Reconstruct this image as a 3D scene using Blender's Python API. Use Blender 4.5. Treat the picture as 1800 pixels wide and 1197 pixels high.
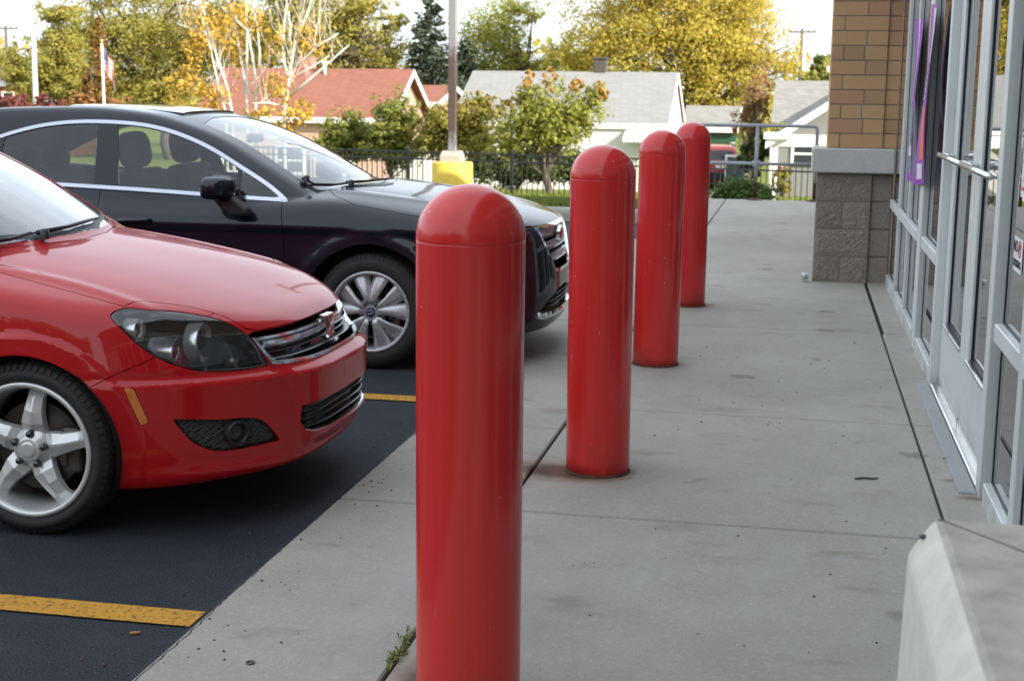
import bpy, bmesh, math, random
import numpy as np
from mathutils import Vector, Matrix
R = math.radians
for o in list(bpy.data.objects): bpy.data.objects.remove(o)
SC = bpy.context.scene
COL = SC.collection
# ---------------------------------------------------------------- camera
CAM_F, CAM_YAW, CAM_PITCH, CAM_ROLL, CAM_H = 2484.8373, R(11.2868), R(10.017), R(.646), 1.6
def cam_axes():
    cy, sy = math.cos(CAM_YAW), math.sin(CAM_YAW)
    fwd = np.array([-sy*math.cos(CAM_PITCH), cy*math.cos(CAM_PITCH), -math.sin(CAM_PITCH)])
    right = np.array([cy, sy, 0.]); up = np.cross(right, fwd)
    r = math.cos(CAM_ROLL)*right + math.sin(CAM_ROLL)*up
    u = -math.sin(CAM_ROLL)*right + math.cos(CAM_ROLL)*up
    return r, u, fwd
_r, _u, _f = cam_axes()
cam_d = bpy.data.cameras.new('camera'); cam = bpy.data.objects.new('camera', cam_d); COL.objects.link(cam)
cam.matrix_world = Matrix(((_r[0], _u[0], -_f[0], 0), (_r[1], _u[1], -_f[1], 0), (_r[2], _u[2], -_f[2], CAM_H), (0, 0, 0, 1)))
cam_d.sensor_width = 23.5; cam_d.lens = 23.5*CAM_F/1800
cam_d.clip_start = .05; cam_d.clip_end = 2000
cam_d.dof.use_dof = True; cam_d.dof.focus_distance = 4.7; cam_d.dof.aperture_fstop = 4.6
SC.camera = cam
# ---------------------------------------------------------------- light
SUN_EL = R(27); SUN_DIR = np.array([.87, -.493])          # horizontal direction towards the sun
w = bpy.data.worlds.new('World'); SC.world = w; w.use_nodes = True
nt = w.node_tree; sky = nt.nodes.new('ShaderNodeTexSky'); sky.sky_type = 'NISHITA'; sky.sun_disc = False
sky.sun_elevation = SUN_EL; sky.sun_rotation = math.atan2(SUN_DIR[0], SUN_DIR[1])
sky.air_density = 1.0; sky.dust_density = 3.5; sky.ozone_density = 1.2
bg = nt.nodes['Background']; bg.inputs[1].default_value = .13
# thin bright cloud veil over the clear sky
tc = nt.nodes.new('ShaderNodeTexCoord'); mp = nt.nodes.new('ShaderNodeMapping'); mp.inputs['Scale'].default_value = (1.2, 1.2, 3.2); nz = nt.nodes.new('ShaderNodeTexNoise'); nz.inputs['Scale'].default_value = 1.7; nz.inputs['Detail'].default_value = 6; nz.inputs['Roughness'].default_value = .6
nt.links.new(tc.outputs['Generated'], mp.inputs[0]); nt.links.new(mp.outputs[0], nz.inputs['Vector'])
rp = nt.nodes.new('ShaderNodeValToRGB'); rp.color_ramp.elements[0].position = .32; rp.color_ramp.elements[0].color = (.55, .55, .55, 1); rp.color_ramp.elements[1].position = .66; rp.color_ramp.elements[1].color = (.85, .85, .85, 1); nt.links.new(nz.outputs['Fac'], rp.inputs[0])
mx = nt.nodes.new('ShaderNodeMix'); mx.data_type = 'RGBA'; mx.inputs[7].default_value = (6.3, 6.9, 7.5, 1); nt.links.new(rp.outputs[0], mx.inputs[0]); nt.links.new(sky.outputs[0], mx.inputs[6])
nt.links.new(mx.outputs[2], bg.inputs[0])
sun_d = bpy.data.lights.new('sun', 'SUN'); sun_d.energy = 4.6; sun_d.angle = R(.5); sun_d.color = (1., .92, .80)
sun = bpy.data.objects.new('sun', sun_d); COL.objects.link(sun)
sun.rotation_euler = Vector((-SUN_DIR[0]*math.cos(SUN_EL), -SUN_DIR[1]*math.cos(SUN_EL), -math.sin(SUN_EL))).to_track_quat('-Z', 'Y').to_euler()
SC.view_settings.view_transform = 'Standard'; SC.view_settings.look = 'None'
SC.view_settings.exposure = 1.2; SC.view_settings.gamma = 1
SC.cycles.max_bounces = 10; SC.cycles.transparent_max_bounces = 24
SC.cycles.use_adaptive_sampling = True
try: SC.cycles.use_denoising = True
except Exception: pass
# ---------------------------------------------------------------- helpers
rng = np.random.default_rng(7); random.seed(7)
def at(px, py, Y):
    d = (px-900)/CAM_F*_r - (py-598.5)/CAM_F*_u + _f
    t = Y/d[1]; return np.array([0, 0, CAM_H]) + t*d
def tag(o, label=None, cat=None, group=None, kind=None):
    if label: o['label'] = label
    if cat: o['category'] = cat
    if group: o['group'] = group
    if kind: o['kind'] = kind
    return o
def empty(name, loc=(0, 0, 0), rz=0):
    o = bpy.data.objects.new(name, None); COL.objects.link(o); o.location = loc; o.rotation_euler = (0, 0, rz); o.empty_display_size = .2
    return o
def link(name, me, mat=None, parent=None):
    o = bpy.data.objects.new(name, me); COL.objects.link(o)
    if mat is not None:
        for m_ in (mat if isinstance(mat, (list, tuple)) else [mat]): me.materials.append(m_)
    if parent is not None: o.parent = parent
    return o
def copy_tree(o, parent=None):
    c = o.copy(); COL.objects.link(c)
    if parent is not None: c.parent = parent
    for ch in list(o.children): copy_tree(ch, c)
    return c
def np_mesh(name, V, F, smooth=False, N=None):
    """V (n,3); F list of arrays/tuples of equal or unequal length"""
    me = bpy.data.meshes.new(name)
    V = np.asarray(V, dtype=np.float32)
    if isinstance(F, np.ndarray):
        k = F.shape[1]; n = len(F)
        me.vertices.add(len(V)); me.vertices.foreach_set('co', V.ravel())
        me.loops.add(n*k); me.loops.foreach_set('vertex_index', F.astype(np.int32).ravel())
        me.polygons.add(n); me.polygons.foreach_set('loop_start', np.arange(0, n*k, k, dtype=np.int32))
        me.update(calc_edges=True); me.validate()
    else:
        me.from_pydata([tuple(map(float, v)) for v in V], [], [tuple(map(int, f)) for f in F]); me.update()
    if smooth: me.polygons.foreach_set('use_smooth', np.ones(len(me.polygons), dtype=bool))
    if N is not None and len(me.vertices) == len(N):
        me.normals_split_custom_set_from_vertices([tuple(map(float, n)) for n in N])
    return me
class MB:
    def __init__(s): s.V = []; s.F = []; s.S = []; s.M = []; s.mi = 0
    def add(s, V, F, smooth=False):
        b = len(s.V); s.V += [tuple(map(float, v)) for v in V]
        for f in F: s.F.append(tuple(b+int(i) for i in f)); s.S.append(smooth); s.M.append(s.mi)
        return s
    def box(s, x0, x1, y0, y1, z0, z1):
        x0, x1 = min(x0, x1), max(x0, x1); y0, y1 = min(y0, y1), max(y0, y1); z0, z1 = min(z0, z1), max(z0, z1)
        V = [(x0, y0, z0), (x1, y0, z0), (x1, y1, z0), (x0, y1, z0), (x0, y0, z1), (x1, y0, z1), (x1, y1, z1), (x0, y1, z1)]
        return s.add(V, [(0, 3, 2, 1), (4, 5, 6, 7), (0, 1, 5, 4), (1, 2, 6, 5), (2, 3, 7, 6), (3, 0, 4, 7)])
    def bbox(s, x0, x1, y0, y1, z0, z1, b=.01, seg=1):
        """box with bevelled edges"""
        bm = bmesh.new(); bmesh.ops.create_cube(bm, size=1)
        for v in bm.verts: v.co = ((x0+x1)/2+v.co.x*abs(x1-x0), (y0+y1)/2+v.co.y*abs(y1-y0), (z0+z1)/2+v.co.z*abs(z1-z0))
        bmesh.ops.bevel(bm, geom=list(bm.edges), offset=b, segments=seg, affect='EDGES', profile=.5)
        bm.verts.index_update(); s.add([v.co for v in bm.verts], [[v.index for v in f.verts] for f in bm.faces]); bm.free(); return s
    def tube(s, P, r, n=8, cap=True, smooth=True):
        P = [np.array(p, float) for p in P]; m = len(P)
        rr = r if hasattr(r, '__len__') else [r]*m
        V = []; T0 = None
        for i in range(m):
            t = P[min(i+1, m-1)]-P[max(i-1, 0)]; t = t/(np.linalg.norm(t)+1e-9)
            if T0 is None:
                a = np.array([0, 0, 1.]) if abs(t[2]) < .9 else np.array([1., 0, 0]); u = np.cross(a, t); u /= np.linalg.norm(u)
            else:
                u = u - t*np.dot(u, t); u /= (np.linalg.norm(u)+1e-9)
            T0 = t; v = np.cross(t, u)
            for k in range(n):
                a = 2*math.pi*k/n; V.append(P[i]+rr[i]*(math.cos(a)*u+math.sin(a)*v))
        F = [(i*n+k, i*n+(k+1) % n, (i+1)*n+(k+1) % n, (i+1)*n+k) for i in range(m-1) for k in range(n)]
        if cap: F += [tuple(range(n-1, -1, -1)), tuple((m-1)*n+k for k in range(n))]
        return s.add(V, F, smooth)
    def lathe(s, prof, c=(0, 0, 0), axis='z', n=32, smooth=True, closed=False):
        """prof: list of (radius, height)"""
        V = []
        for (r, h) in prof:
            for k in range(n):
                a = 2*math.pi*k/n; p = (r*math.cos(a), r*math.sin(a), h)
                if axis == 'y': p = (p[0], h, p[1])
                elif axis == 'x': p = (h, p[0], p[1])
                V.append((c[0]+p[0], c[1]+p[1], c[2]+p[2]))
        m = len(prof); F = []
        for i in range(m if closed else m-1):
            j = (i+1) % m
            for k in range(n):
                f = (i*n+k, i*n+(k+1) % n, j*n+(k+1) % n, j*n+k)
                F.append(f if axis != 'y' else f[::-1])
        return s.add(V, F, smooth)
    def prism(s, poly, y0, y1, axis='y'):
        """polygon (a,b) extruded along an axis"""
        n = len(poly); V = []
        for t in (y0, y1):
            for (a, b) in poly: V.append({'y': (a, t, b), 'x': (t, a, b), 'z': (a, b, t)}[axis])
        F = [tuple(range(n)), tuple(range(2*n-1, n-1, -1))]+[(i, i+n, (i+1) % n+n, (i+1) % n) for i in range(n)]
        return s.add(V, F)
    def build(s, name, mat, parent=None, normals=True):
        me = bpy.data.meshes.new(name); me.from_pydata(s.V, [], s.F); me.update()
        me.polygons.foreach_set('use_smooth', np.array(s.S, dtype=bool))
        if max(s.M, default=0): me.polygons.foreach_set('material_index', np.array(s.M, dtype=np.int32))
        if normals:
            bm = bmesh.new(); bm.from_mesh(me); bmesh.ops.recalc_face_normals(bm, faces=bm.faces); bm.to_mesh(me); bm.free()
        return link(name, me, mat, parent)
# ---------------------------------------------------------------- materials
class NT:
    def __init__(s, name):
        s.m = bpy.data.materials.new(name); s.m.use_nodes = True; s.t = s.m.node_tree; s.b = s.t.nodes['Principled BSDF']; s.out = s.t.nodes['Material Output']
    def n(s, typ, **kw):
        x = s.t.nodes.new('ShaderNode'+typ)
        for k, v in kw.items():
            if k.startswith('i_'):
                key = k[2:]; key = int(key) if key.isdigit() else key.replace('_', ' ')
                x.inputs[key].default_value = v
            else: setattr(x, k, v)
        return x
    def l(s, a, b): s.t.links.new(a, b); return s
    def pos(s):
        return s.n('NewGeometry').outputs['Position']
    def obj(s): return s.n('TexCoord').outputs['Object']
    def noise(s, vec, scale, detail=4, rough=.55, dist=0):
        x = s.n('TexNoise'); x.inputs['Scale'].default_value = scale; x.inputs['Detail'].default_value = detail; x.inputs['Roughness'].default_value = rough; x.inputs['Distortion'].default_value = dist
        s.l(vec, x.inputs['Vector']); return x.outputs['Fac']
    def mapv(s, vec, scale=(1, 1, 1), loc=(0, 0, 0), rot=(0, 0, 0)):
        x = s.n('Mapping'); x.inputs['Scale'].default_value = scale; x.inputs['Location'].default_value = loc; x.inputs['Rotation'].default_value = rot; s.l(vec, x.inputs['Vector']); return x.outputs[0]
    def ramp(s, fac, stops, interp='LINEAR'):
        x = s.n('ValToRGB'); x.color_ramp.interpolation = interp; e = x.color_ramp.elements
        while len(e) < len(stops): e.new(.5)
        for q, (p, c) in zip(e, stops): q.position = p; q.color = (c, c, c, 1) if not hasattr(c, '__len__') else (*c[:3], 1)
        s.l(fac, x.inputs[0]); return x.outputs[0]
    def mix(s, fac, a, b, blend='MIX'):
        x = s.n('Mix', data_type='RGBA', blend_type=blend)
        for sock, v in ((x.inputs[0], fac), (x.inputs[6], a), (x.inputs[7], b)):
            if hasattr(v, 'links') or hasattr(v, 'is_linked'): s.l(v, sock)
            elif hasattr(v, '__len__'): sock.default_value = (*v[:3], 1)
            else: sock.default_value = v if sock.type == 'VALUE' else (v, v, v, 1)
        return x.outputs[2]
    def math(s, op, a, b=0., c=0.):
        x = s.n('Math', operation=op)
        for sock, v in zip(x.inputs, (a, b, c)):
            if hasattr(v, 'is_linked'): s.l(v, sock)
            else: sock.default_value = v
        return x.outputs[0]
    def bump(s, h, strength=.3, dist=.01):
        x = s.n('Bump'); x.inputs['Strength'].default_value = strength; x.inputs['Distance'].default_value = dist; s.l(h, x.inputs['Height']); s.l(x.outputs[0], s.b.inputs['Normal']); return x
    def set(s, **kw):
        for k, v in kw.items():
            k = {'color': 'Base Color', 'rough': 'Roughness', 'metal': 'Metallic', 'coat': 'Coat Weight', 'coat_rough': 'Coat Roughness', 'spec': 'Specular IOR Level', 'trans': 'Transmission Weight', 'ior': 'IOR', 'alpha': 'Alpha', 'sss': 'Subsurface Weight'}.get(k, k)
            sock = s.b.inputs[k]
            if hasattr(v, 'is_linked'): s.l(v, sock)
            elif hasattr(v, '__len__'): sock.default_value = (*v[:3], 1)
            else: sock.default_value = v
        return s
def simple(name, col, rough=.5, metal=0., var=.12, scale=6., bump=0., bscale=60., **kw):
    """colour with gentle procedural variation so that no surface is perfectly flat"""
    t = NT(name); p = t.obj()
    n1 = t.noise(p, scale, 5); c = t.mix(t.ramp(n1, [(.3, 0.), (.7, 1.)]), tuple(x*(1-var) for x in col), tuple(min(1, x*(1+var)) for x in col))
    t.set(color=c, metal=metal, **kw)
    n2 = t.noise(p, scale*3.1, 4); rr = t.math('MULTIPLY_ADD', n2, rough*.4, rough*.8); t.set(rough=rr)
    if bump: t.bump(t.noise(p, bscale, 4), bump, .004)
    return t.m
MT = {}
def car_paint(name, col, metal=0., dust=.012, coat=1.):
    t = NT(name); p = t.obj()
    d = t.ramp(t.noise(p, 2.3, 6, .65), [(.45, 0.), (.75, 1.)])
    c = t.mix(t.math('MULTIPLY', d, dust), col, (.30, .27, .24))
    t.set(color=c, metal=metal, rough=.45, coat=coat, spec=.12)
    t.set(coat_rough=t.math('MULTIPLY_ADD', d, .05, .03))
    t.bump(t.noise(p, 55, 3), .012, .004)
    return t.m
MT['red_paint'] = car_paint('red_car_paint', (.44, .005, .009), coat=.66)
MT['black_paint'] = car_paint('black_car_paint', (.003, .006, .016), dust=.004, coat=.75)
MT['green_paint'] = car_paint('green_car_paint', (.02, .05, .05))
MT['suv_paint'] = car_paint('orange_red_suv_paint', (.45, .03, .02))
MT['chrome'] = simple('chrome', (.78, .79, .80), .07, 1., .03)
MT['brushed'] = simple('satin_trim', (.42, .43, .46), .30, 1., .04)
MT['trim_chrome'] = simple('window_trim_chrome', (.48, .50, .55), .16, 1., .03)
MT['black_plastic'] = simple('black_plastic', (.014, .014, .015), .45, bump=.15, bscale=300)
MT['gloss_black'] = simple('gloss_black', (.006, .006, .007), .08)
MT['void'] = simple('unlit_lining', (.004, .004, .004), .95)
MT['interior'] = simple('dark_cabin_trim', (.022, .024, .028), .75, bump=.2, bscale=200)
MT['seat_cloth'] = simple('charcoal_seat_cloth', (.02, .021, .024), .9, bump=.3, bscale=400)
MT['headliner'] = simple('grey_headliner', (.30, .30, .30), .9)
MT['alloy'] = simple('silver_alloy', (.66, .66, .65), .30, .45, .05, 9)
MT['alloy_grey'] = simple('machined_grey_alloy', (.50, .50, .51), .28, .5, .05, 9)
MT['disc'] = simple('brake_iron', (.10, .085, .075), .45, .7, .35, 20)
MT['bolt'] = simple('dark_wheel_bolt', (.10, .10, .105), .3, .9)
MT['amber'] = simple('amber_lens', (.60, .16, .01), .12, coat=1.)
MT['white_paint'] = simple('white_paint', (.78, .77, .74), .5)
def rubber():
    t = NT('tyre_rubber'); p = t.obj(); n = t.noise(p, 14, 6)
    t.set(color=t.mix(n, (.010, .010, .011), (.028, .027, .026)), rough=.72); t.bump(t.noise(p, 160, 3), .2, .002); return t.m
MT['rubber'] = rubber()
def glass(name, tint, rough=.0, ior=1.5, dirt=.03, refl=1.6):
    t = NT(name); t.t.nodes.remove(t.b)
    tr = t.n('BsdfTransparent'); tr.inputs[0].default_value = (*tint, 1)
    gl = t.n('BsdfGlossy'); gl.inputs['Roughness'].default_value = rough
    fr = t.n('Fresnel'); fr.inputs['IOR'].default_value = ior
    df = t.n('BsdfDiffuse'); df.inputs[0].default_value = (.5, .5, .5, 1)
    m1 = t.n('MixShader'); t.l(t.math('MULTIPLY', t.ramp(t.noise(t.obj(), 3., 6, .7), [(.4, .2), (.8, 1.)]), dirt), m1.inputs[0]); t.l(tr.outputs[0], m1.inputs[1]); t.l(df.outputs[0], m1.inputs[2])
    m2 = t.n('MixShader'); t.l(t.math('MINIMUM', t.math('MULTIPLY', fr.outputs[0], refl), 1.), m2.inputs[0]); t.l(m1.outputs[0], m2.inputs[1]); t.l(gl.outputs[0], m2.inputs[2])
    t.l(m2.outputs[0], t.out.inputs[0]); return t.m
MT['car_glass'] = glass('tinted_car_glass', (.84, .91, .92), dirt=.04, refl=1.7)
MT['screen_glass'] = glass('windscreen_glass', (.70, .80, .80), refl=1.6, dirt=.05)
MT['screen_glass_sky'] = glass('sloping_windscreen_glass', (.70, .80, .80), refl=2.8, dirt=.06)
MT['lamp_glass'] = glass('clear_lamp_lens', (.96, .97, .98), dirt=.05, refl=1.7)
MT['store_glass'] = glass('storefront_glass', (.56, .62, .60), dirt=.07)
# ================================================================ SETTING: ground
def terrain_z(x, y):
    y = np.asarray(y, float); k = lambda t: np.where(t > 0, t*t/(np.abs(t)+2.), 0)
    return -.062*(k(y-18.3)-k(y-57.)) + 0*np.asarray(x)
def concrete(name, base=(.375, .350, .308), walk=True):
    t = NT(name); p = t.pos()
    big = t.noise(p, .55, 6, .6); mid = t.noise(p, 4.2, 6, .62); fine = t.noise(p, 62, 5, .85); grit = t.noise(p, 170, 4, .95)
    c = t.mix(t.ramp(big, [(.3, 0.), (.72, 1.)]), tuple(x*.76 for x in base), tuple(x*1.12 for x in base))
    c = t.mix(t.math('MULTIPLY', t.ramp(mid, [(.4, 0.), (.75, 1.)]), .35), c, tuple(x*.70 for x in base))
    c = t.mix(t.math('MULTIPLY', t.ramp(grit, [(.40, 1.), (.50, 0.)]), .55), c, tuple(x*.55 for x in base))
    c = t.mix(t.math('MULTIPLY', t.ramp(fine, [(.54, 0.), (.62, 1.)]), .30), c, tuple(min(1, x*1.5) for x in base))
    if walk:
        # roundish gum and drip spots, elongated across the walk
        v = t.n('TexVoronoi'); v.inputs['Scale'].default_value = 1.55; v.inputs['Randomness'].default_value = 1.
        wob = t.n('VectorMath', operation='ADD'); nz = t.n('TexNoise'); nz.inputs['Scale'].default_value = 9.; t.l(p, nz.inputs[0])
        sc = t.n('VectorMath', operation='SCALE'); sc.inputs['Scale'].default_value = .16; t.l(nz.outputs['Color'], sc.inputs[0]); t.l(p, wob.inputs[0]); t.l(sc.outputs[0], wob.inputs[1])
        t.l(t.mapv(wob.outputs[0], (1., 1.1, 1)), v.inputs['Vector'])
        spot = t.ramp(v.outputs['Distance'], [(.075, 1.), (.125, 0.)])
        c = t.mix(t.math('MULTIPLY', spot, .62), c, (.135, .12, .105))
        smear = t.ramp(t.noise(t.mapv(p, (1.2, 2.6, 1)), 1.7, 5, .6), [(.58, 0.), (.70, 1.)])
        c = t.mix(t.math('MULTIPLY', smear, .50), c, (.19, .155, .12))
        v2 = t.n('TexVoronoi'); v2.inputs['Scale'].default_value = 5.2; t.l(t.mapv(wob.outputs[0], (1., 1.3, 1), (3.1, 1.7, 0)), v2.inputs['Vector'])
        c = t.mix(t.math('MULTIPLY', t.math('MULTIPLY', t.ramp(v2.outputs['Distance'], [(.05, 1.), (.09, 0.)]), t.ramp(big, [(.45, 0.), (.6, 1.)])), .6), c, (.10, .09, .085))
        # worn, pale band where people walk along the doors
        c = t.mix(t.math('MULTIPLY', t.ramp(t.noise(t.mapv(p, (2.2, .5, 1)), 1.6, 6, .7), [(.5, 0.), (.72, 1.)]), .35), c, (.40, .39, .37))
        # rust that ran out of the bollard feet
        sep = t.n('SeparateXYZ'); t.l(p, sep.inputs[0])
        for (bx, by, sx, sy, k) in RUST:
            dx = t.math('MULTIPLY', t.math('SUBTRACT', sep.outputs[0], bx), 1/sx); dy = t.math('MULTIPLY', t.math('SUBTRACT', sep.outputs[1], by), 1/sy)
            d = t.math('SQRT', t.math('ADD', t.math('MULTIPLY', dx, dx), t.math('MULTIPLY', dy, dy)))
            d = t.math('ADD', d, t.math('MULTIPLY_ADD', mid, .9, -.45))
            c = t.mix(t.math('MULTIPLY', t.ramp(d, [(.35, 1.), (1.1, 0.)]), k), c, t.mix(t.ramp(d, [(.45, 0.), (.9, 1.)]), (.075, .032, .016), (.25, .115, .050)))
    t.set(color=c, rough=.86, spec=.3)
    h = t.math('ADD', t.math('MULTIPLY', fine, .5), t.math('MULTIPLY', grit, .6)); t.bump(h, .35, .003)
    return t.m
BX = -.782; BY = [3.385, 5.815, 8.285, 10.715]; BR = .1352; BH = 1.377
RUST = [(BX-.18, BY[1]-.05, .40, .19, .95), (BX-.02, BY[1]-.02, .21, .19, .8), (BX, BY[2], .21, .19, .9), (BX+.03, BY[3], .21, .2, .9), (BX-.03, BY[0]+.05, .24, .2, .7), (-.93, 3.50, .13, .30, .8), (.76, 5.75, .10, .05, .55), (.70, 6.0, .07, .04, .4)]
MT['walk'] = concrete('sidewalk_concrete')
MT['kerb'] = concrete('kerb_concrete', (.36, .34, .30), False)
MT['joint'] = simple('dirty_joint_filler', (.018, .016, .013), .95, bump=.4)
def asphalt():
    t = NT('sealed_asphalt'); p = t.pos()
    g = t.noise(p, 140, 4, .9); m = t.noise(p, 9, 6, .65); b = t.noise(p, .8, 5)
    c = t.mix(t.ramp(g, [(.44, 0.), (.66, 1.)]), (.0075, .0095, .014), (.080, .094, .118))
    c = t.mix(t.math('MULTIPLY', t.ramp(m, [(.48, 0.), (.70, 1.)]), .5), c, (.050, .055, .063))
    c = t.mix(t.math('MULTIPLY', t.ramp(b, [(.4, 0.), (.7, 1.)]), .3), c, (.010, .012, .017))
    t.set(color=c, rough=.80, spec=.28); t.bump(t.math('ADD', g, t.math('MULTIPLY', m, .4)), .6, .006); return t.m
MT['asphalt'] = asphalt()
def yellow_line():
    t = NT('worn_yellow_paint'); p = t.pos(); n = t.noise(p, 60, 5, .75)
    c = t.mix(t.ramp(n, [(.38, 0.), (.48, 1.)]), (.05, .045, .03), (.62, .30, .02)); c = t.mix(t.math('MULTIPLY', t.noise(p, 7, 4), .4), c, (.40, .21, .03))
    t.set(color=c, rough=.75); t.bump(t.noise(p, 260, 3, .8), .5, .005); return t.m
MT['line'] = yellow_line()
def lawn_mat():
    t = NT('autumn_lawn'); p = t.pos(); n = t.noise(p, 1.1, 6, .6); f = t.noise(p, 45, 4, .7)
    c = t.mix(t.ramp(n, [(.3, 0.), (.7, 1.)]), (.085, .125, .016), (.16, .175, .035)); c = t.mix(t.ramp(f, [(.5, 0.), (.75, .6)]), c, (.16, .13, .05))
    t.set(color=c, rough=.9, spec=.2); t.bump(f, .8, .05); return t.m
MT['lawn'] = lawn_mat()
MT['grass'] = None
# broad terrain: one sheet to the horizon
xs = np.unique(np.concatenate([np.linspace(-700, -90, 14), np.linspace(-90, 60, 76), np.linspace(60, 700, 14)]))
ys = np.unique(np.concatenate([np.linspace(-300, 18, 14), np.linspace(18, 70, 53), np.linspace(70, 900, 18)]))
XX, YY = np.meshgrid(xs, ys); ZZ = terrain_z(XX, YY)-.05+np.where(YY > 25, .05*np.sin(XX*.6)*np.cos(YY*.5), 0)
V = np.stack([XX.ravel(), YY.ravel(), ZZ.ravel()], 1); nx = len(xs)
Fq = np.array([(j*nx+i, j*nx+i+1, (j+1)*nx+i+1, (j+1)*nx+i) for j in range(len(ys)-1) for i in range(nx-1)])
tag(link('ground', np_mesh('ground', V, Fq, True), MT['lawn']), kind='structure')
EDGE = -1.72
mb = MB(); mb.add([(-70, -30, 0), (EDGE, -30, 0), (EDGE, 17.45, 0), (-70, 17.45, 0)], [(0, 1, 2, 3)])
tag(mb.build('parking_lot', MT['asphalt']), kind='structure')
# slabs of the walk, with real open joints over a dark bed
mb = MB()
xsl = [(EDGE, -1.055), (-1.055, .607), (.607, .86)]
yj = [-6., -3.6, -1.2, 1.3, 3.05, 5.155, 7.005, 9.75, 12.42, 17.0, 21.85]
gapx = {-1.055: .0075, .607: .006}
for (x0, x1) in xsl:
    for a, b in zip(yj[:-1], yj[1:]):
        subs = [(a, b)]
        if x0 > .5 and 7 < a < 9: subs = [(a, 8.22), (8.22, b)]
        for (p, q) in subs:
            g = .0048 if x0 > -1.1 else .003
            gx0 = gapx.get(x0, 0); gx1 = gapx.get(x1, 0)
            if x0 > .5 and 9 < p: gx0 = .022
            g0 = .0085 if (x0 < .5 and abs(p-5.155) < .01) else g; g1 = .0085 if (x0 < .5 and abs(q-5.155) < .01) else g
            mb.bbox(x0+gx0, x1-gx1, p+g0, q-g1, -.15, .008, .006)
tag(mb.build('sidewalk', MT['walk']), kind='structure')
mb = MB(); mb.add([(EDGE+.01, -6, -.018), (.86, -6, -.018), (.86, 21.84, -.018), (EDGE+.01, 21.84, -.018)], [(0, 1, 2, 3)])
tag(mb.build('joint_bed', MT['joint']), kind='structure')
# ragged asphalt lip against the slab edge
ZW = .008
GZ = lambda y: float(terrain_z(0, y))
mb = MB(); n = 900; ys_ = np.linspace(-4, 17.4, n); w1 = .006+.022*rng.random(n)**2+.012*np.abs(np.sin(ys_*1.9+np.sin(ys_*.7)))+.018*(np.sin(ys_*3.1)*np.sin(ys_*1.27) > .45)
V = []; F = []
for y, w_ in zip(ys_, w1): V += [(EDGE-.02, y, .001), (EDGE-.004, y, .004), (EDGE+w_*.35, y, ZW+.0012)]
for i in range(n-1): F += [(3*i, 3*i+1, 3*i+4, 3*i+3), (3*i+1, 3*i+2, 3*i+5, 3*i+4)]
mb.add(V, F, True); tag(mb.build('asphalt_seam', MT['asphalt']), kind='structure')
# stall lines
mb = MB()
for y0 in (.56, 3.765, 6.94, 10.1, 13.2): mb.add([(-7.2, y0, .006), (EDGE-.010, y0, .006), (EDGE-.010, y0+.125, .006), (-7.2, y0+.125, .006)], [(0, 1, 2, 3)])
tag(mb.build('road_marking', MT['line']), kind='structure')
# lawn strip behind the kerb
xs = np.linspace(-45, -1.73, 60); ys = np.linspace(17.6, 24.5, 16); XX, YY = np.meshgrid(xs, ys)
ZZ = terrain_z(XX, YY)+.13*np.clip((24.2-YY)/6, 0, 1)+.008*np.sin(XX*2.1)*np.sin(YY*2.7)
V = np.stack([XX.ravel(), YY.ravel(), ZZ.ravel()], 1); nx = len(xs)
Fq = np.array([(j*nx+i, j*nx+i+1, (j+1)*nx+i+1, (j+1)*nx+i) for j in range(len(ys)-1) for i in range(nx-1)])
tag(link('lawn', np_mesh('lawn', V, Fq, True), MT['lawn']), kind='structure')
mb = MB(); prof = [(17.44, -.05), (17.46, .10), (17.49, .145), (17.54, .16), (17.72, .155), (17.74, -.05)]
for x0 in np.arange(-46.73, -1.8, 3.0):
    a, b = x0+.006, min(x0+2.994, -1.73); mb.add([(a, p, q) for p, q in prof]+[(b, p, q) for p, q in prof], [tuple(range(6)), tuple(range(11, 5, -1))]+[(i, (i+1) % 6, (i+1) % 6+6, i+6) for i in range(6)])
tag(mb.build('kerb', MT['kerb']), kind='structure')
# driveway behind the fence
mb = MB(); V = []; F = []
for i, y in enumerate(np.linspace(24.5, 62, 40)):
    xc = -1.25-.035*(y-24.5); zz = float(terrain_z(0, y))+.06; V += [(xc-.9, y, zz), (xc+1.0, y, zz)]
F = [(2*i, 2*i+1, 2*i+3, 2*i+2) for i in range(39)]
mb.add(V, F, True); tag(mb.build('driveway', MT['kerb']), kind='structure')
def leaf_mat(name, stops, trans=.35, rough=.55):
    """random leaf colour per leaf (each leaf is an island)"""
    t = NT(name); g = t.n('NewGeometry')
    c = t.ramp(g.outputs['Random Per Island'], stops)
    c = t.mix(t.math('MULTIPLY', t.noise(t.pos(), .35, 3), .35), c, stops[0][1], 'MIX')
    t.set(color=c, rough=rough, spec=.25)
    tl = t.n('BsdfTranslucent'); t.l(c, tl.inputs[0]); mx = t.n('MixShader'); mx.inputs[0].default_value = trans
    t.l(t.b.outputs[0], mx.inputs[1]); t.l(tl.outputs[0], mx.inputs[2]); t.l(mx.outputs[0], t.out.inputs[0]); return t.m
MT['grass'] = leaf_mat('grass_blades', [(0., (.09, .15, .015)), (.5, (.16, .21, .03)), (.8, (.24, .22, .07)), (1., (.30, .24, .10))])
def blades(n, gen, h):
    P = gen(n); a = rng.random(n)*2*math.pi; hh = h*(.5+rng.random(n)); wd = .012+.010*rng.random(n)
    d = np.stack([np.cos(a), np.sin(a), np.zeros(n)], 1); lean = rng.normal(0, .35, (n, 2))*hh[:, None]
    tip = P+np.stack([lean[:, 0], lean[:, 1], hh], 1)
    V = np.stack([P-d*wd[:, None], P+d*wd[:, None], tip], 1).reshape(-1, 3)
    return V, np.arange(3*n).reshape(-1, 3)
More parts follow.
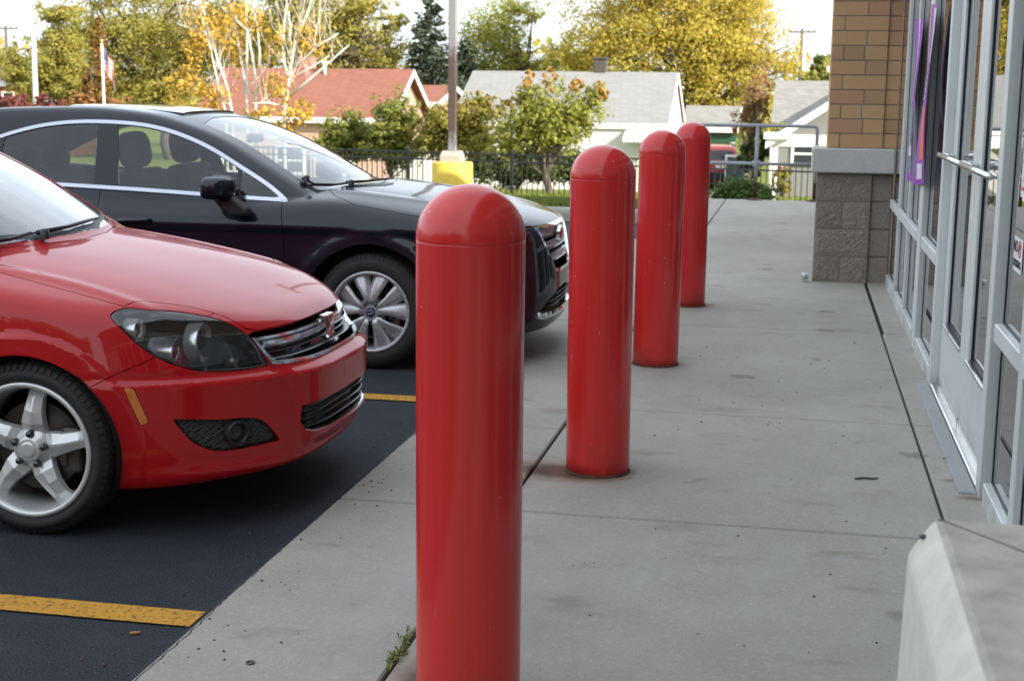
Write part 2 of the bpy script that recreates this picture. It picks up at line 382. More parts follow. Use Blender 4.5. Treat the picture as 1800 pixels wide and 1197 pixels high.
def gl(n):
    x = -1.8-12*rng.random(n)**1.3; y = 17.75+6*rng.random(n); return np.stack([x, y, terrain_z(x, y)+.13*np.clip((24.2-y)/6, 0, 1)], 1)
def gl2(n):
    x = -14+20*rng.random(n); y = 24+16*rng.random(n)**1.6; return np.stack([x, y, terrain_z(x, y)-.04], 1)
v1, f1 = blades(42000, gl, .055); v2, f2 = blades(26000, gl2, .09)
tag(link('grass', np_mesh('grass', np.vstack([v1, v2]), np.vstack([f1, f2+len(v1)])), MT['grass']), 'short autumn grass behind the kerb and fence', 'grass', kind='stuff')
# ================================================================ STORE BUILDING
SX = .775; GX = .808; DX = .815
store = tag(empty('store_building', (.8, 6, 0)), 'brick store with grey aluminium storefront along the sidewalk', 'building')
def inv(o):                                        # parts are modelled in world space
    o.matrix_parent_inverse = Matrix.Translation((-.8, -6, 0)); return o
def aluminium():
    t = NT('anodised_aluminium'); p = t.pos()
    n = t.noise(t.mapv(p, (30, 30, 1.2)), 6, 4, .6); b = t.noise(p, 1.7, 5)
    c = t.mix(n, (.58, .61, .61), (.68, .71, .70)); c = t.mix(t.math('MULTIPLY', t.ramp(b, [(.5, 0.), (.75, 1.)]), .25), c, (.30, .30, .28))
    sep = t.n('SeparateXYZ'); t.l(p, sep.inputs[0])
    grime = t.math('MULTIPLY', t.ramp(sep.outputs[2], [(.0, 1.), (.16, 0.)]), t.math('MULTIPLY', t.ramp(t.noise(p, 5, 5), [(.4, 0.), (.65, 1.)]), .7))
    c = t.mix(grime, c, (.16, .13, .10))
    t.set(color=c, rough=.42, metal=.15); t.set(rough=t.math('MULTIPLY_ADD', b, .25, .28)); return t.m
MT['alu'] = aluminium()
MT['bar'] = simple('polished_aluminium_bar', (.66, .67, .66), .22, 1.)
MT['gasket'] = simple('navy_black_gasket', (.006, .009, .02), .4)
def brick_face(name, tex=False):
    t = NT(name)
    if not tex:
        g = t.n('NewGeometry'); p = t.pos()
        c = t.ramp(g.outputs['Random Per Island'], [(0., (.60, .375, .185)), (.2, (.60, .375, .185)), (.38, (.57, .35, .175)), (.55, (.61, .36, .18)), (.7, (.54, .29, .17)), (.85, (.46, .29, .155)), (1., (.47, .26, .16))], 'CONSTANT')
        c = t.mix(t.math('MULTIPLY', t.noise(p, 22, 5, .7), .5), c, (.40, .25, .15)); t.bump(t.noise(p, 120, 4, .7), .4, .004)
    else:
        p = t.pos(); sw = t.n('SeparateXYZ'); t.l(p, sw.inputs[0]); cb = t.n('CombineXYZ'); t.l(sw.outputs[1], cb.inputs[0]); t.l(sw.outputs[2], cb.inputs[1])
        b = t.n('TexBrick'); b.inputs['Scale'].default_value = 1; b.inputs['Brick Width'].default_value = .36; b.inputs['Row Height'].default_value = .121; b.inputs['Mortar Size'].default_value = .006
        b.inputs['Color1'].default_value = (.25, .135, .06, 1); b.inputs['Color2'].default_value = (.20, .08, .052, 1); b.inputs['Mortar'].default_value = (.22, .20, .18, 1); t.l(cb.outputs[0], b.inputs[0])
        c = t.mix(t.math('MULTIPLY', t.noise(p, 9, 5), .4), b.outputs[0], (.17, .10, .05)); t.bump(t.math('ADD', t.math('MULTIPLY', b.outputs['Fac'], -1.), t.noise(p, 120, 3)), .4, .006)
    t.set(color=c, rough=.85); return t.m
MT['brick'] = brick_face('tan_utility_brick'); MT['brick_tex'] = brick_face('tan_brick_wall', True)
MT['mortar'] = simple('grey_mortar', (.23, .21, .19), .95, bump=.4)
MT['cast'] = concrete('cast_stone', (.60, .59, .56), False)
def splitface():
    t = NT('split_face_block'); p = t.pos(); v = t.noise(p, 130, 4, .85); m = t.noise(p, 7, 4); g = t.n('NewGeometry')
    c = t.mix(t.ramp(v, [(.40, 0.), (.60, 1.)]), (.12, .10, .08), (.50, .43, .36)); c = t.mix(t.math('MULTIPLY', m, .4), c, (.14, .12, .11))
    c = t.mix(t.math('MULTIPLY', g.outputs['Random Per Island'], .3), c, (.12, .105, .09))
    t.set(color=c, rough=.92); t.bump(v, .6, .006); return t.m
MT['split'] = splitface()
# upper walls, roof, the return behind the pier
mb = MB(); mb.box(.80, 1.05, -14, 12.36, 3.02, 6.4); mb.box(.86, 1.1, 12.62, 20.3, 0, 4.4); mb.box(.3, .86, 12.40, 12.56, 2.9, 6.4)
mb.box(1.1, 14, 20.05, 20.3, 0, 4.4); mb.box(1.1, 14, 12.62, 12.8, 4.4, 6.4); mb.box(.86, 14, -14, -13.8, 0, 6.4)
inv(mb.build('brick_wall', MT['brick_tex'], store))
mb = MB(); mb.bbox(.2, 1.2, -14.05, 12.6, 6.4, 6.55, .02); mb.bbox(.8, 14, 12.63, 20.4, 4.4, 4.55, .02); mb.box(1.2, 14, -14, 12.6, 6.3, 6.45)
inv(mb.build('roof', MT['cast'], store))
mb = MB(); mb.box(.62, 1.0, -14, 12.3, 2.86, 3.018); inv(mb.build('canopy_fascia', MT['alu'], store))
mb = MB(); mb.box(4.2, 4.3, -13.8, 12.4, 0, 3.1); mb.box(.83, 4.2, 12.36, 12.44, 0, 3.1); inv(mb.build('interior_wall', simple('pale_shop_wall', (.60, .62, .60), .9), store))
mb = MB(); mb.box(.86, 4.2, -13.8, 12.36, -.02, .03); inv(mb.build('interior_floor', simple('shop_floor_tile', (.42, .42, .40), .35), store))
mb = MB(); mb.box(.86, 4.2, -13.8, 12.36, 2.95, 3.0); inv(mb.build('interior_ceiling', simple('shop_ceiling', (.5, .5, .5), .9), store))
# pier: bricks one by one over mortar, cast cap, split-face base
pier = MB(); pier.box(.242, .692, 12.408, 12.9, 1.15, 3.2); pier.box(.692, .80, 12.436, 12.9, 1.15, 3.2)
po = inv(pier.build('brick_pier', MT['mortar'], store))
mb = MB(); ch = .1212; z = 1.152; row = 0
while z < 3.15:
    off = [.10, .285][row % 2]; x = .235
    cuts = [x, x+off, .69]
    if row % 2 == 0 and row % 4 == 2: cuts = [x, x+off+.0, x+off+.17, .69]
    for a, b in zip(cuts[:-1], cuts[1:]): mb.bbox(a+.004*(a > .24), b-.004*(b < .68), 12.4+.004*rng.random(), 12.45, z+.004, z+ch-.004, .003)
    mb.bbox(.694, .80, 12.425+.003*rng.random(), 12.47, z+.004, z+ch-.004, .003)
    for (a, b) in ([(12.45, 12.72), (12.728, 12.9)] if row % 2 else [(12.45, 12.60), (12.608, 12.9)]): mb.bbox(.235, .27, a, b, z+.004, z+ch-.004, .003)
    z += ch; row += 1
o = mb.build('brick_course', MT['brick'], po); o['kind'] = 'stuff'; o.matrix_parent_inverse = Matrix.Translation((0, 0, 0))
mb = MB(); mb.bbox(.115, .80, 12.33, 12.95, .945, 1.15, .012, 2); inv(mb.build('stone_cap', MT['cast'], store))
mb = MB(); bz = [(0, .225), (.235, .46), (.47, .695), (.705, .925)]
def rock(x0, x1, y, z0, z1, amp):
    nx_, nz_ = max(4, int((x1-x0)/.02)), 12; V = []; F = []
    for j in range(nz_+1):
        for i in range(nx_+1):
            e = min(i, nx_-i, j, nz_-j); d = amp*min(1, e/2)*(.25+rng.random()); V.append((x0+(x1-x0)*i/nx_, y-d, z0+(z1-z0)*j/nz_))
    for j in range(nz_):
        for i in range(nx_): a = j*(nx_+1)+i; F.append((a, a+1, a+nx_+2, a+nx_+1))
    mb.add(V, F, False)
    mb.add([(x0, y, z0), (x1, y, z0), (x1, y+.3, z0), (x0, y+.3, z0), (x0, y, z1), (x1, y, z1), (x1, y+.3, z1), (x0, y+.3, z1)], [(0, 3, 2, 1), (4, 5, 6, 7), (1, 2, 6, 5), (3, 0, 4, 7)])
for k, (a, b) in enumerate(bz):
    for (p, q) in ([(.165, .615)] if k in (1, 3) else [(.165, .385), (.393, .615)]): rock(p, q, 12.40, a, b, .007)
    mb.bbox(.623, .79, 12.43, 12.7, a, b, .006)
inv(mb.build('block_base', MT['split'], store))
mb = MB(); mb.box(.172, .62, 12.405, 12.9, .0, .944); mb.box(.62, .80, 12.445, 12.9, 0, .944); inv(mb.build('base_core', MT['mortar'], store))
# storefront bays
def bay(y0, y1, rails=(.70,), zb=.10, zt=2.86, mull=True):
    """one glazed light between y0<y1: aluminium frame with gasket and pane"""
    f = MB(); m = .045
    f.bbox(SX, .88, y0-m, y0+m, 0, zt, .003)
    f.bbox(SX-.004, .88, y0+m+.001, y1-m-.001, 0, zb, .004)
    f.bbox(SX-.002, .88, y0+m+.001, y1-m-.001, zt-.07, zt-.001, .003)
    for z in rails: f.bbox(SX-.003, .88, y0+m+.001, y1-m-.001, z-.035, z+.035, .004)
    fo = inv(f.build('window', MT['alu'], store))
    zz = [zb]+[z for z in rails]+[zt-.035]
    g = MB(); k = MB()
    for i in range(len(zz)-1):
        a = zz[i]+(.035 if i else 0); b = zz[i+1]-.035
        k.box(GX-.006, GX+.006, y0+m, y0+m+.016, a, b); k.box(GX-.006, GX+.006, y1-m-.016, y1-m, a, b); k.box(GX-.0065, GX+.0065, y0+m+.016, y1-m-.016, a, a+.012); k.box(GX-.0065, GX+.0065, y0+m+.016, y1-m-.016, b-.012, b)
        g.box(GX-.003, GX+.003, y0+m+.008, y1-m-.008, a+.006, b-.006)
    k.build('gasket', MT['gasket'], fo); g.build('pane', MT['store_glass'], fo)
for (a, b) in ((11.33, 12.35), (10.36, 11.33), (9.42, 10.36), (8.10, 9.14), (4.98, 5.70), (3.9, 4.98), (2.8, 3.9), (1.7, 2.8), (.6, 1.7), (-.6, .6), (-1.8, -.6), (-3., -1.8), (-4.2, -3.), (-5.4, -4.2)): bay(a, b)
mb = MB(); mb.box(.80, .9, -14, -5.45, 0, 3.0); inv(mb.build('side_panel', MT['alu'], store))
for (a, b, c, d, e, g) in ((SX-.002, .88, 9.187, 9.373, 0, 2.86), (SX-.006, .88, 7.99, 8.053, 0, 2.86), (SX-.004, .9, 5.747, 5.86, 0, 2.86), (SX, .9, 5.862, 7.988, 2.25, 2.32)):
    mb = MB(); mb.bbox(a, b, c, d, e, g, .003); inv(mb.build('mullion', MT['alu'], store))
g = MB(); g.box(GX-.003, GX+.003, 5.87, 7.98, 2.33, 2.84); inv(g.build('transom_pane', MT['store_glass'], store))
mb = MB(); mb.bbox(.772, .86, 5.87, 7.98, ZW+.001, ZW+.024, .006); inv(mb.build('threshold', MT['bar'], store))
mb = MB(); mb.bbox(.700, .771, 5.80, 8.03, ZW-.02, ZW+.010, .004); inv(mb.build('door_sill', concrete('pale_sill', (.36, .36, .37), False), store))
def door(y0, y1, knob=False):
    f = MB(); st = .15
    f.bbox(DX, DX+.045, y0, y0+st, .035, 2.24, .004); f.bbox(DX, DX+.045, y1-st, y1, .035, 2.24, .004)
    f.bbox(DX, DX+.045, y0+st+.001, y1-st-.001, .035, .37, .004); f.bbox(DX, DX+.045, y0+st+.001, y1-st-.001, 2.10, 2.24, .004)
    d = inv(f.build('door', MT['alu'], store))
    g = MB(); g.box(DX+.02, DX+.026, y0+st-.005, y1-st+.005, .36, 2.11); g.build('pane', MT['store_glass'], d)
    k = MB()
    for (a, b) in ((y0+st+.001, y0+st+.016), (y1-st-.016, y1-st-.001)): k.box(DX+.014, DX+.030, a, b, .385, 2.099)
    k.box(DX+.0095, DX+.0345, y0+st+.017, y1-st-.017, .385, .397); k.build('gasket', MT['gasket'], d)
    s = MB(); s.bbox(DX-.012, DX+.002, y0+st-.01, y1-st+.01, .372, .39, .003); s.build('glass_stop', MT['bar'], d)
    b = MB(); b.tube([(DX-.07, y0+.012, 1.285), (DX-.07, y1-.012, 1.285)], .0145, 14)
    for yy in (y0+.09, y1-.09): b.tube([(DX-.07, yy, 1.285), (DX+.01, yy, 1.285)], .013, 8)
    b.build('pull_bar', MT['bar'], d)
    w_ = MB(); w_.box(DX-.012, DX-.003, y0+.01, y1-.01, .03, .07); w_.build('door_sweep', MT['bar'], d)
    if knob:
        q = MB(); q.lathe([(.0, -.03), (.026, -.03), (.03, -.012), (.022, 0), (.022, .02)], (DX-.005, y0+.075, 1.185), 'x', 18); q.build('lock', MT['disc'], d)
    return d
door(6.925, 7.985); door(5.865, 6.915, True)
# ---- posters, notice
def poster(label, quad, bands, x0):
    """a loose outdoor poster; quad corners (y, z): top far, top near, bottom near, bottom far"""
    q = np.array(quad); c = q.mean(0); r = tag(empty('poster', (x0, c[0], c[1])), label, 'poster', 'sale posters on the storefront')
    def pt(u, v, d): a = q[0]*(1-u)+q[1]*u; b = q[3]*(1-u)+q[2]*u; p = a*(1-v)+b*v; return (d+.012*math.sin(5*v+2*u), p[0]-c[0], p[1]-c[1])
    for (nm, u0, u1, v0, v1, mt, d) in bands:
        mb = MB(); n = 12; V = [pt(u0+(u1-u0)*i/4, v0+(v1-v0)*k/n, d+e) for e in (0, .0015) for k in range(n+1) for i in range(5)]; m = 5*(n+1)
        F = [(k*5+i, k*5+i+1, k*5+i+6, k*5+i+5) for k in range(n) for i in range(4)]; F += [tuple(m+a for a in f_[::-1]) for f_ in F]
        mb.add(V, F, True); mb.build(nm, mt, r, normals=False)
purple = simple('purple_print', (.30, .025, .46), .5, coat=.2); pwhite = simple('poster_white', (.66, .66, .70), .5); coral = simple('coral_print', (.70, .15, .10), .5); pgreen = simple('mixed_print', (.16, .24, .25), .5, var=.6, scale=30)
zq = lambda z: 1.6+(z-1.6)*.956
poster('purple edged poster with a grey green lower panel, farther of the two', [(10.48, zq(2.15)), (9.80, zq(2.11)), (9.94, zq(1.0)), (10.15, zq(.99))], [('border', 0, 1, 0, 1, purple, 0), ('panel', .50, .64, 0., .5, pwhite, -.003), ('panel', .42, .92, .55, .95, pgreen, -.003), ('panel', .5, .9, .78, .84, pwhite, -.005)], .752)
bands = [('border', 0, 1, 0, 1, purple, 0), ('panel', .50, .98, .02, .32, pwhite, -.003), ('panel', .58, .95, .55, .86, coral, -.003), ('panel', .40, .85, .88, .97, pwhite, -.003)]
for i in range(5): bands.append(('lettering', .42, .78, .34+.038*i, .34+.038*i+.024, pwhite, -.004))
poster('purple poster with white lettering and a coral stripe, nearer to the doors', [(9.14, zq(2.17)), (8.84, zq(2.15)), (9.0, zq(1.04)), (9.58, zq(1.0))], bands, .750)
def text_mesh(name, body, size, mat, parent, M, extrude=.0006):
    cu = bpy.data.curves.new(name, 'FONT'); cu.body = body; cu.size = size; cu.align_x = 'CENTER'; cu.align_y = 'CENTER'; cu.extrude = extrude; cu.resolution_u = 3
    o = bpy.data.objects.new(name, cu); dg = bpy.context.evaluated_depsgraph_get(); COL.objects.link(o); dg.update()
    me = bpy.data.meshes.new_from_object(o.evaluated_get(dg)); bpy.data.objects.remove(o); bpy.data.curves.remove(cu)
    me.transform(M); me.name = name; me.materials.clear(); return link(name, me, mat, parent)
ink = simple('black_ink', (.02, .02, .022), .6); redink = simple('red_ink', (.55, .03, .03), .6)
ns = tag(empty('notice', (GX-.006, 5.40, 1.03)), 'small white no smoking notice stuck on the nearest glass', 'sign')
mb = MB(); mb.box(-.001, .001, -.10, .10, -.062, .062); mb.build('sheet', simple('notice_white', (.68, .70, .70), .5), ns)
MS = Matrix(((0, 0, -1, -.0022), (-1, 0, 0, 0), (0, 1, 0, 0), (0, 0, 0, 1)))
text_mesh('lettering', 'NO', .062, ink, ns, Matrix.Translation((0, .052, .026)) @ MS); text_mesh('lettering', 'SMOKING', .040, ink, ns, Matrix.Translation((0, 0, -.034)) @ MS)
mb = MB(); mb.lathe([(.026, -.003), (.031, -.003), (.031, -.001), (.026, -.001)], (0, -.045, .024), 'x', 24, closed=True)
mb.tube([(-.0035, -.045-.018, .024+.018), (-.0035, -.045+.018, .024-.018)], .002, 6); mb.build('symbol', redink, ns)
ps = tag(empty('notice', (GX-.006, 5.32, 1.34)), 'white store hours sheet with red and black print on the nearest glass', 'sign')
mb = MB(); mb.box(-.001, .001, -.12, .12, -.10, .14); mb.build('sheet', simple('sheet_white', (.66, .68, .68), .5), ps)
mb = MB()
for i in range(6): mb.box(-.003, -.0015, -.09, .09-.03*(i % 3), -.075+.033*i, -.063+.033*i)
mb.build('print', redink, ps)
# ================================================================ BOLLARDS
def bollard_mat(name, k=1.):
    t = NT(name); p = t.obj(); sep = t.n('SeparateXYZ'); t.l(p, sep.inputs[0])
    st = t.noise(t.mapv(p, (14, 14, .5)), 3.2, 5, .6); b = t.noise(p, 2.1, 5, .6); br = t.noise(t.mapv(p, (2, 2, 70)), 3, 4)
    c = t.mix(t.ramp(st, [(.35, 0.), (.65, 1.)]), (.60*k, .022, .020), (.65*k, .030, .028)); c = t.mix(t.math('MULTIPLY', b, .35), c, (.53*k, .024, .026))
    scr = t.ramp(t.noise(t.mapv(p, (60, 60, 9), rot=(.3, .2, .5)), 2.3, 2), [(.735, 0.), (.75, 1.)])
    c = t.mix(t.math('MULTIPLY', scr, .35), c, (.55, .30, .28))
    dots = t.n('TexVoronoi'); dots.inputs['Scale'].default_value = 13; t.l(p, dots.inputs['Vector']); c = t.mix(t.math('MULTIPLY', t.ramp(dots.outputs['Distance'], [(.035, 1.), (.06, 0.)]), .55), c, (.62, .45, .42))
    scuff = t.math('MULTIPLY', t.ramp(sep.outputs[2], [(0., 1.), (.16, 0.)]), t.ramp(t.noise(p, 9, 5), [(.4, 0.), (.7, 1.)]))
    c = t.mix(t.math('MULTIPLY', scuff, .8), c, (.10, .03, .02)); oi = t.n('ObjectInfo').outputs['Random']
    c = t.mix(t.math('MULTIPLY', oi, .22), c, (.50, .05, .045))
    wear = t.ramp(t.noise(t.mapv(p, (5, 5, 1.1)), 4.3, 7, .75), [(.57, 0.), (.70, 1.)]); c = t.mix(t.math('MULTIPLY', wear, .20), c, (.36, .015, .014))
    t.set(color=c, spec=.5); t.set(rough=t.math('MULTIPLY_ADD', b, .14, .13)); t.bump(t.math('ADD', t.math('MULTIPLY', br, .4), t.noise(p, 40, 3)), .05, .003); return t.m
MT['bollard'] = bollard_mat('red_plastic_sleeve')
MT['rust'] = simple('rusty_steel', (.075, .035, .02), .85, var=.5, scale=30, bump=.5)
def bollard():
    r = empty('bollard'); n = 72
    sl = MB(); prof = [(BR*.93, .004), (BR, .012)]+[(BR, z) for z in np.linspace(.06, BH-BR-.012, 14)]+[(BR, BH-BR-.0095), (BR, BH-BR-.007), (BR, BH-BR-.005), (BR-.0014, BH-BR-.0035)]
    sl.lathe(prof, n=n); sl.build('sleeve', MT['bollard'], r)
    cp = MB(); prof = [(BR-.0014, BH-BR-.0035), (BR+.0002, BH-BR-.002), (BR+.0004, BH-BR), (BR+.0006, BH-BR+.002), (BR+.0006, BH-BR+.004)]+[((BR+.0006)*math.cos(a), BH-BR+.004+(BR-.004)*math.sin(a)) for a in np.linspace(.02, math.pi/2-.002, 26)]
    cp.lathe(prof, n=n); cp.build('cap', MT['bollard'], r)
    bs = MB(); bs.lathe([(BR*.95, -.02), (BR*1.035, -.004), (BR*1.03, .006), (BR*.98, .012), (BR*.9, .012)], n=n); bs.build('base_ring', MT['rust'], r)
    return r
b0 = bollard(); labels = ['nearest tall red bollard with domed cap standing in front of the red car', 'second red bollard with a rust stain on the concrete at its foot', 'third red bollard between the rust stained one and the farthest one', 'farthest red bollard in front of the pipe railing']
for i, y in enumerate(BY):
    o = b0 if i == 0 else copy_tree(b0)
    o.location = (BX, y, ZW); o.rotation_euler = (R([.0, -.25, .2, -.3][i]), R([.0, .2, -.25, .1][i]), i*1.3); o.scale = (1, 1, .992 if i == 0 else 1.); tag(o, labels[i], 'bollard', 'red bollards along the sidewalk')
# ================================================================ CONCRETE BIN at the lower right
bn = tag(empty('concrete_bin', (.5, 1.2, ZW)), 'pale concrete litter bin with a sloped rim in the lower right corner', 'bin')
bn.matrix_world = Matrix.Translation((.5, 1.2, ZW))
def rel(o, p=(.5, 1.2, ZW)): o.matrix_parent_inverse = Matrix.Translation((-p[0], -p[1], -p[2])); return o
MT['bin'] = simple('pale_precast', (.55, .525, .455), .85, var=.10, scale=22, bump=.35, bscale=170); MT['bin_top'] = simple('weathered_precast_top', (.40, .365, .32), .9, var=.22, scale=16, bump=.4, bscale=150)
mb = MB(); x0, x1, y0, y1 = .182, .735, 1.35, 2.055; c = .034; zt = 1.0; zc = .945
Vb = [(x0, y0), (x1, y0), (x1, y1), (x0, y1)]
mb.add([(x0+.0, a+.0, ZW) if 0 else (x+(.02 if x > .4 else -.02), y, ZW) for (x, y) in Vb for a in [0]]+[(x, y, zc) for (x, y) in Vb]+[(x0+c, y0+c, zt), (x1-c, y0+c, zt), (x1-c, y1-.004, zt), (x0+c, y1-.004, zt)],
       [(0, 1, 5, 4), (1, 2, 6, 5), (2, 3, 7, 6), (3, 0, 4, 7), (4, 5, 9, 8), (5, 6, 10, 9), (6, 7, 11, 10), (7, 4, 8, 11)])
mb.M[-8:] = [0]*8
mb.mi = 1; mb.add([(x0+c, y0+c, zt), (x1-c, y0+c, zt), (x1-c, y1-.004, zt), (x0+c, y1-.004, zt)], [(0, 1, 2, 3)])
bo = rel(mb.build('body', [MT['bin'], MT['bin_top']], bn))
bm = bmesh.new(); bm.from_mesh(bo.data); bmesh.ops.remove_doubles(bm, verts=bm.verts, dist=1e-5); bmesh.ops.recalc_face_normals(bm, faces=bm.faces); bm.to_mesh(bo.data); bm.free()
bv = bo.modifiers.new('bevel', 'BEVEL'); bv.width = .011; bv.segments = 2; bv.limit_method = 'ANGLE'; bv.angle_limit = R(20)
mb = MB()
mb = MB(); mb.tube([(x0+c+.006, y1-c+.02, zt), (x1-c, y1-c-.60, zt)], .0019, 6); rel(mb.build('seam', simple('dark_seam_line', (.13, .115, .095), .95), bn))  # thin dark line drawn as the groove across the bin top
mb = MB(); mb.lathe([(0, .004), (.006, .004), (.0075, 0)], (x0+c*.55, y1-.03, .976), n=14); rel(mb.build('lifting_anchor', MT['black_plastic'], bn))
# ================================================================ CAR BODIES: smooth implicit skins, cut into real panels
def pchip(xs, ys):
    """monotone-ish smooth 1D curve through points"""
    xs = np.asarray(xs, float); ys = np.asarray(ys, float); h = np.diff(xs); d = np.diff(ys)/h; m = np.zeros(len(xs))
    for i in range(1, len(xs)-1):
        if d[i-1]*d[i] > 0: w1, w2 = 2*h[i]+h[i-1], h[i]+2*h[i-1]; m[i] = (w1+w2)/(w1/d[i-1]+w2/d[i])
    m[0], m[-1] = d[0], d[-1]
    # fine table, smoothed so that curvature stays continuous in reflections
    g = np.linspace(xs[0], xs[-1], 801); i = np.clip(np.searchsorted(xs, g)-1, 0, len(h)-1); t = (g-xs[i])/h[i]
    v = (1+2*t)*(1-t)**2*ys[i]+t*(1-t)**2*h[i]*m[i]+t*t*(3-2*t)*ys[i+1]+t*t*(t-1)*h[i]*m[i+1]
    k = np.hanning(45); k /= k.sum(); e = 22
    lo = v[0]-(v[1]-v[0])*np.arange(e, 0, -1); hi = v[-1]+(v[-1]-v[-2])*np.arange(1, e+1)
    v = np.convolve(np.concatenate([lo, v, hi]), k, 'valid'); x0, dx = xs[0], g[1]-g[0]
    s0, s1 = (v[1]-v[0])/dx, (v[-1]-v[-2])/dx
    def f(x):
        x = np.asarray(x, float); r = np.interp(x, g, v); r = np.where(x < g[0], v[0]+(x-g[0])*s0, r); return np.where(x > g[-1], v[-1]+(x-g[-1])*s1, r)
    return f
def smax(a, b, k): h = np.maximum(k-np.abs(a-b), 0)/k; return np.maximum(a, b)+h*h*h*k/6
def smin(a, b, k): h = np.maximum(k-np.abs(a-b), 0)/k; return np.minimum(a, b)-h*h*h*k/6
def sstep(e0, e1, x): t = np.clip((x-e0)/(e1-e0), 0, 1); return t*t*(3-2*t)
def grad(f, P, e=.0015):
    G = np.empty_like(P)
    for i in range(3):
        d = np.zeros(3); d[i] = e; G[:, i] = (f(P+d)-f(P-d))/(2*e)
    return G
def project(f, P, it=4):
    for _ in range(it):
        v = f(P); G = grad(f, P); P = P-G*(np.clip(v, -.03, .03)/np.maximum((G*G).sum(1), .05))[:, None]
    return P
def surface(f, lo, hi, cell):
    """surface nets + Newton projection -> verts, unit normals, triangles"""
    lo, hi = np.array(lo, float), np.array(hi, float); n = np.ceil((hi-lo)/cell).astype(int)+1
    ax = [lo[i]+cell*np.arange(n[i]) for i in range(3)]; Vv = np.empty(n, np.float32)
    for i in range(0, n[0], 16):
        X, Y, Z = np.meshgrid(ax[0][i:i+16], ax[1], ax[2], indexing='ij'); Vv[i:i+16] = f(np.stack([X.ravel(), Y.ravel(), Z.ravel()], 1)).reshape(X.shape)
    S = Vv < 0; acc = np.zeros((n[0]-1, n[1]-1, n[2]-1, 3)); cnt = np.zeros(acc.shape[:3])
    cor = [(a, b, c) for a in (0, 1) for b in (0, 1) for c in (0, 1)]
    sl = lambda o: tuple(slice(o[i], n[i]-1+o[i]) for i in range(3))
    for p in cor:
        for k in range(3):
            if p[k]: continue
            q = list(p); q[k] = 1; a, b = Vv[sl(p)], Vv[sl(q)]; m = (a < 0) != (b < 0); t = np.where(m, a/np.where(m, a-b, 1), 0)
            for j in range(3): acc[..., j] += np.where(m, p[j]+(t if j == k else 0), 0)
            cnt += m
    act = cnt > 0; idx = -np.ones(act.shape, int); idx[act] = np.arange(act.sum()); ijk = np.argwhere(act)
    P = lo+cell*(ijk+acc[act]/cnt[act][:, None]); Q = []
    for k in range(3):
        a, b = [(1, 2), (2, 0), (0, 1)][k]; s0 = [slice(1, n[i]-1) for i in range(3)]; s0[k] = slice(0, n[k]-1); s1 = list(s0); s1[k] = slice(1, n[k])
        A, B = S[tuple(s0)], S[tuple(s1)]; w = np.argwhere(A != B); off = np.ones(3, int); off[k] = 0; w = w+off; flip = A[A != B]
        def cidx(da, db): c = w.copy(); c[:, a] -= da; c[:, b] -= db; return idx[c[:, 0], c[:, 1], c[:, 2]]
        q = np.stack([cidx(1, 1), cidx(0, 1), cidx(0, 0), cidx(1, 0)], 1); q[~flip] = q[~flip][:, ::-1]; Q.append(q)
    Q = np.vstack(Q); P = project(f, P); N = grad(f, P); N /= np.linalg.norm(N, axis=1)[:, None]
    return P, N, np.vstack([Q[:, [0, 1, 2]], Q[:, [0, 2, 3]]])
def spline(pts, n=10, closed=True):
    """centripetal-ish Catmull-Rom; a point given as (x, y, 1) is a sharp corner"""
    P = [np.array(p[:2], float) for p in pts]; C = [len(p) > 2 for p in pts]; m = len(P); out = []
    for i in range(m if closed else m-1):
        p1, p2 = P[i], P[(i+1) % m]; p0 = P[i-1] if (closed or i > 0) else 2*p1-p2; p3 = P[(i+2) % m] if (closed or i+2 < m) else 2*p2-p1
        L = np.linalg.norm(p2-p1)
        def tan(a, b, c, corner, out_):
            if corner: return (c-b) if out_ else (b-a)
            l0, l1 = np.linalg.norm(b-a)+1e-9, np.linalg.norm(c-b)+1e-9; return ((b-a)/l0*l1+(c-b)/l1*l0)/(l0+l1)*L
        t1 = (p2-p1) if C[i] else tan(p0, p1, p2, False, True); t2 = (p2-p1) if C[(i+1) % m] else tan(p1, p2, p3, False, False)
        for t in np.linspace(0, 1, n, endpoint=False): out.append((1+2*t)*(1-t)**2*p1+t*(1-t)**2*t1+t*t*(3-2*t)*p2+t*t*(t-1)*t2)
    if not closed: out.append(P[-1])
    return np.array(out)
def sd_poly(Q, poly):
    """signed distance (negative inside) of 2D points to a closed polygon"""
    lo, hi = poly.min(0)-.25, poly.max(0)+.25; near = ((Q > lo) & (Q < hi)).all(1); r = np.full(len(Q), .25); q = Q[near]
    if len(q) == 0: return r
    d = np.full(len(q), 1e9); ins = np.zeros(len(q), bool)
    for a, b in zip(poly, np.roll(poly, -1, 0)):
        e = b-a; w_ = q-a; t = np.clip((w_@e)/(e@e+1e-12), 0, 1); d = np.minimum(d, ((w_-t[:, None]*e)**2).sum(1))
        c = (a[1] > q[:, 1]) != (b[1] > q[:, 1]); ins ^= c & (q[:, 0] < (b[0]-a[0])*(q[:, 1]-a[1])/np.where(c, b[1]-a[1], 1)+a[0])
    r[near] = np.where(ins, -1, 1)*np.sqrt(d); return r
def sd_line(Q, line):
    d = np.full(len(Q), 1e9)
    for a, b in zip(line[:-1], line[1:]):
        e = b-a; w_ = Q-a; t = np.clip((w_@e)/(e@e+1e-12), 0, 1); d = np.minimum(d, ((w_-t[:, None]*e)**2).sum(1))
    return np.sqrt(d)
